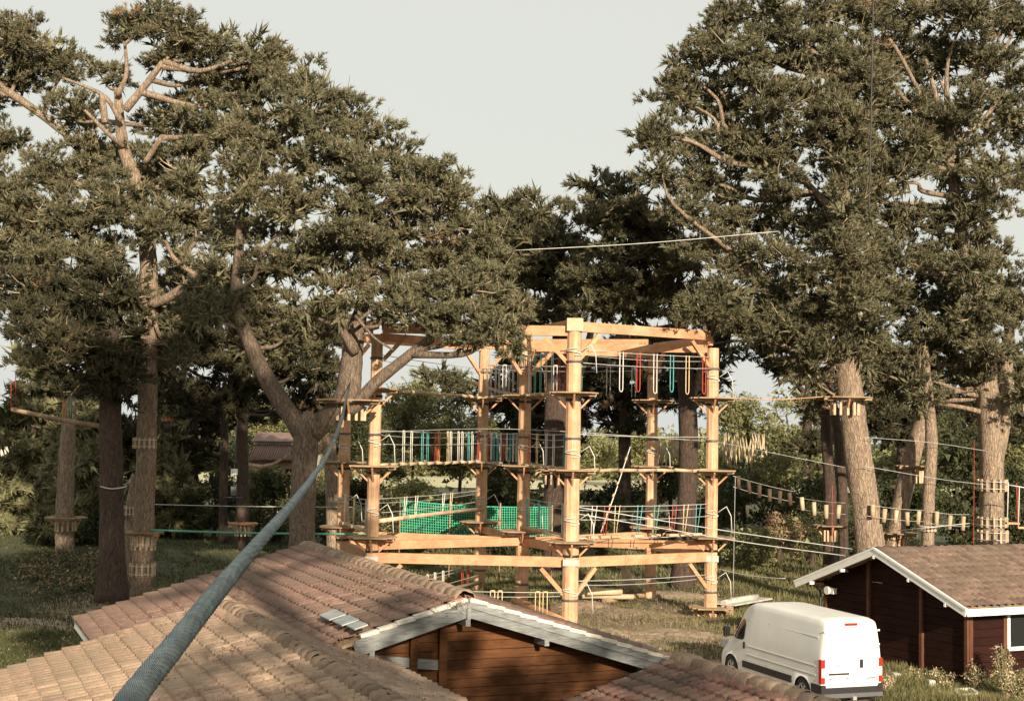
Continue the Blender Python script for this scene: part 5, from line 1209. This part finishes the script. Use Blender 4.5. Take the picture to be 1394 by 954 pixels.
def green_shed():
    D = 122; a_, b_ = at(-30, 548, D), at(64, 548, D); z0 = at(20, 584, D).z; root = thing('green_roofed_shed', V((a_.x, a_.y, 0)), 'pale green sloping roof at the left edge beyond the cedars', 'shed')
    MB().add([(a_.x, a_.y, z0), (b_.x + 1.5, a_.y, z0), (b_.x - 2, a_.y + 5, a_.z), (a_.x, a_.y + 5, a_.z)], [(0, 1, 2, 3)]).build('roof', M['greenroof'], root)
    MB().box(a_.x, b_.x + 1, a_.y + .3, a_.y + 9, 0, z0 - .05).build('wall', M['cream'], root)
    MB().box(a_.x, a_.x + 2.5, a_.y + .0, a_.y + .25, z0 + .9, z0 + 1.15).build('gutter', M['black'], root)
green_shed()
# rail and blocks on the left
t = thing('wooden_rail', at(60, 700, 105), 'pale wooden rail fence behind the far left trunk', 'fence'); m = MB()
MB().bar(at(42, 676, 105), at(80, 672, 105), .1, .16).build('rail', M['stone'], t)
for x in (46, 62, 76): q = at(x, 672, 105); MB().bar((q.x, q.y, 0), q - V((0, 0, .1)), .12, .12).build('post', M['stone'], t)
for x, y, w_, lab in ((3, 683, .32, 'white block at the very left edge in front of the dark hedge'), (17, 690, .22, 'small pale block second from the left edge by the hedge'), (31, 690, .3, 'small pale block third from the left edge by the hedge')):
    q = hz(x, y + 14, 0); z = .8; m = MB(); m.frame((q.x, q.y, z / 2), (w_, 0, 0), (0, .25, 0), (0, 0, z / 2)); m.frame((q.x, q.y, z + .05), (w_ * 1.1, 0, 0), (0, .29, 0), (0, 0, .05)); o = m.build('stone_block', M['stone'], None); tag(o, lab, 'block', 'pale blocks by the hedge')
# ground objects under the tower
def log(label, a_, b_, r, mat='logpale', name='log', g='logs lying under the tower'):
    m = MB(); a_, b_ = V(a_), V(b_); m.tube([a_, a_.lerp(b_, .3) + V((0, 0, .02)), a_.lerp(b_, .7), b_], [r, r * 1.05, r * .97, r * .9], 10, True, .05, 3); tag(m.build(name, M[mat], None), label, 'log', g)
log('pale squared log lying crosswise below the front right beams', hz(798, 806, .55), hz(846, 805, .55), .16)
log('second pale log lying just under the first', hz(792, 811, .35), hz(862, 812, .3), .13)
log('brown log on the ground behind the front pole', hz(822, 818, .15), hz(900, 806, .15), .12, 'oldwood')
log('fallen brown trunk running left from the front pole foot', hz(700, 818, .2), hz(772, 848, .25), .20, 'beam')
log('grey flat log end sticking out right of the right pole', hz(985, 822, .5), hz(1030, 812, .6), .16, 'stone')
t = thing('flat_slab', hz(1008, 818, .4), 'pale flat slab on the grass behind the van', 'slab'); m = MB()
p, q = hz(983, 822, .5), hz(1035, 813, .5); m.bar(p, q, 1.2, .06); m.build('slab_top', M['stone'], t)
m = MB(); m.bar(V((p.x + .3, p.y, 0)), V((p.x + .3, p.y, .47)), .5, .3); m.bar(V((q.x - .3, q.y, 0)), V((q.x - .3, q.y, .47)), .5, .3); m.build('support', M['oldwood'], t)
p = hz(855, 803, 0); m = MB(); m.tube([(p.x, p.y, -.1), (p.x, p.y, .5), (p.x - .2, p.y, 1.1), (p.x - .2, p.y, 1.9)], [.5, .28, .16, .07], 10, True, .15, 5); tag(m.build('tree_stump', M['logpale'], None), 'pale splintered stump standing beside the squared log', 'stump')
# earth mounds
def mound(label, px, py, rx, ry, h, mat='dirt'):
    c = hz(px, py, 0); vs = []; N = 24; Rn = 7
    for j in range(Rn + 1):
        f = j / Rn
        for k in range(N):
            a_ = 2 * math.pi * k / N; w = 1 + .22 * math.sin(k * 1.7 + px) + random.uniform(-.08, .08); x, y = c.x + math.cos(a_) * rx * f * w, c.y + math.sin(a_) * ry * f * w
            vs.append((x, y, gz(x, y) - .05 + h * (math.cos(math.pi * min(1, f)) * .5 + .5) * (1 + random.uniform(-.14, .14))))
    m = MB(); m.add(vs, [(j * N + k, (j + 1) * N + k, (j + 1) * N + (k + 1) % N, j * N + (k + 1) % N) for j in range(Rn) for k in range(N)], True)
    o = m.build('earth_mound', M[mat], None); tag(o, label, 'mound', 'earth mounds under the tower')
mound('brown earth mound in front of the right pole', 905, 870, 3.2, 2.4, .30); mound('low earth bank between the front and right poles', 860, 838, 4.0, 2.5, .2)
mound('earth bank below the stump', 800, 832, 2.0, 1.5, .35); mound('earth heap behind the roof verge near the front pole', 835, 868, 1.6, 1.4, .28)
mound('earth root bank at the foot of the dark pine behind the right pole', 925, 812, 2.5, 1.8, .35)
# things near the hut
for x, y, s_, lab in ((1219, 925, .13, 'white concrete block near the van corner'), (1267, 935, .11, 'white concrete block below the middle of the hut gable')):
    q = hz(x, y, .12); m = MB(); m.frame((q.x, q.y, .16), (s_, .03, 0), (-.02, s_, 0), (0, 0, .16)); m.frame((q.x, q.y, .33), (s_ * .8, .02, 0), (-.02, s_ * .8, 0), (0, 0, .015)); tag(m.build('concrete_block', M['stone'], None), lab, 'block', 'white blocks beside the hut')
t = thing('white_frame', hz(1316, 942, .1), 'empty white rectangular frame lying on the grass by the hut corner', 'frame')
cs = [hz(1301, 938, .12), hz(1322, 937, .12), hz(1332, 944, .12), hz(1304, 946, .12)]
for i in range(4): MB().bar(cs[i], cs[(i + 1) % 4], .09, .07).build('frame_bar', M['white'], t)
def weed(label, px, py, h, n=60, spread=.35):
    q = hz(px, py, 0); root = thing('weed', q, label, 'plant', 'weeds along the hut wall'); m = MB(); P = []; Dd = []
    for i in range(int(n / 8)):
        d = V((random.uniform(-spread, spread), random.uniform(-spread, spread) * .5, h * random.uniform(.6, 1))); m.tube([q, q + d * .5 + V((.05, 0, 0)), q + d], [.015, .012, .005], 4, False)
        for j in range(8): P.append(np.array(q + d * random.uniform(.2, 1)) + RNG.normal(0, .06, 3)); Dd.append(RNG.normal(0, 1, 3) + [0, 0, .5])
    m.build('stems', M['twig'], root, 'stuff'); scatter('leaves', np.array(P), np.array(Dd), np.full(len(P), .17), 'leaf', [M['reed'], M['leafA']], root, (RNG.random(len(P)) < .6).astype(int))
weed('tall pale weed in front of the hut window post', 1363, 945, 1.6, 110, .35); weed('leafy weed at the bottom right corner', 1384, 955, 1.0, 140, .6)
weed('low weed at the hut corner post', 1327, 938, .7, 60, .4); weed('low weed beside the rear of the van', 1206, 948, .7, 70, .5); weed('low weed between the two white blocks', 1243, 935, .6, 60, .5); weed('low weed right of the second white block', 1287, 940, .7, 60, .4)
q = hz(1385, 948, .1); m = MB(); m.frame((q.x, q.y, .16), (.5, .2, 0), (-.05, .12, 0), (0, 0, .09)); m.frame((q.x, q.y, .03), (.4, .16, 0), (-.04, .1, 0), (0, 0, .04)); tag(m.build('clay_trough', M['redtile'], None), 'orange clay trough at the bottom right corner', 'trough')
# ------------------------------------------------------------------ trees behind the viewpoint that throw the dappled shade, plus added copies that dim ambient light
# >>>REAR
def rear_tree(x, y, h, blobs, label):
    root = thing('shade_pine', V((x, y, 0)), label, 'tree', 'pines beside and behind the viewpoint')
    sp = trunk(root, [(x, y, -.3), (x + .2, y + .1, h * .5), (x, y, h)], [.45, .35, .12], M['bark_light'])
    bl = [(V((x + bx, y + by, bz)), r, r, r * .7) for bx, by, bz, r in blobs]
    for c, rx, ry, rz in bl: limb_to(root, sp, c, M['bark_light'])
    lo = [q for q in bl if q[1] < 2]; hi = [q for q in bl if q[1] >= 2]
    crown(root, lo, mats=PINE, tsize=.6, dens=.55, core=1.0, cl=.6, twigs=False, per=12)
    if hi: crown(root, hi, 'leaf', PINE, tsize=1.15, dens=.5, core=.5, cl=1.0, twigs=False, per=9, name='upper_crown')
    return root
r1 = rear_tree(6.5, -7, 32, [(-1, 0, 12.6, 1.2), (.6, .5, 14.0, 1.5), (2.2, -.5, 12.4, 1.3), (3.6, .4, 14.4, 1.5), (1.4, 0, 11.2, .9), (-2.6, .5, 13.6, 1.0), (-.4, 0, 15.2, 1.1), (2.6, 1, 15.4, 1.0), (4.9, 0, 12.6, 1.0), (-3.4, 0, 11.8, .7), (-8, 0, 24, 3.4), (-4.5, 1, 22, 2.8), (-1.5, 0, 23, 3.2), (2, 0, 22.5, 3.2), (-6, 0, 28, 3.4), (-2.5, 0, 28.5, 3.4), (1.5, 0, 28, 3.4), (4.2, 0, 25, 2.6), (-1, 0, 32, 3), (-5, 0, 19.6, 1.5), (3.6, 0, 20.2, 1.7), (0, 0, 18.6, 1.2)], 'tall pine close behind the viewpoint, shading the roofs and the left woodland')
r2 = rear_tree(15, -6, 17, [(-3, 0, 13.4, 1.5), (-1, -.5, 14.6, 1.7), (1.2, 1, 13, 1.6), (.4, 0, 11.6, 1.2), (-2.2, .6, 11.6, 1.0), (2.4, 1, 15, 1.5), (0, 1, 17, 1.8)], 'pine behind the viewpoint on the right, shading the low red tiled roof')
def copy_tree(o, loc, rz, label):
    c = o.copy(); COL.objects.link(c); c.location = loc; c.rotation_euler = (0, 0, rz); c['label'] = label
    for ch in list(o.children): k = ch.copy(); COL.objects.link(k); k.parent = c
for x, y, rz, lab in ((-12, -14, 1, 'unseen pine behind the viewpoint on the left, added to dim ambient light'), (36, -6, 3.3, 'unseen pine to the right of the viewpoint, added to dim ambient light'), (-28, -4, 4.4, 'unseen pine to the left of the viewpoint, added to dim ambient light')):
    copy_tree(r2, (x, y, 0), rz, lab)  # out-of-view copies, added to hold back ambient sky light
# <<<REAR
0 and print('TRIS', TRI[0], sum(len(o.data.loops) - 2 * len(o.data.polygons) for o in bpy.data.objects if o.type == 'MESH'), 'objects', len(bpy.data.objects))
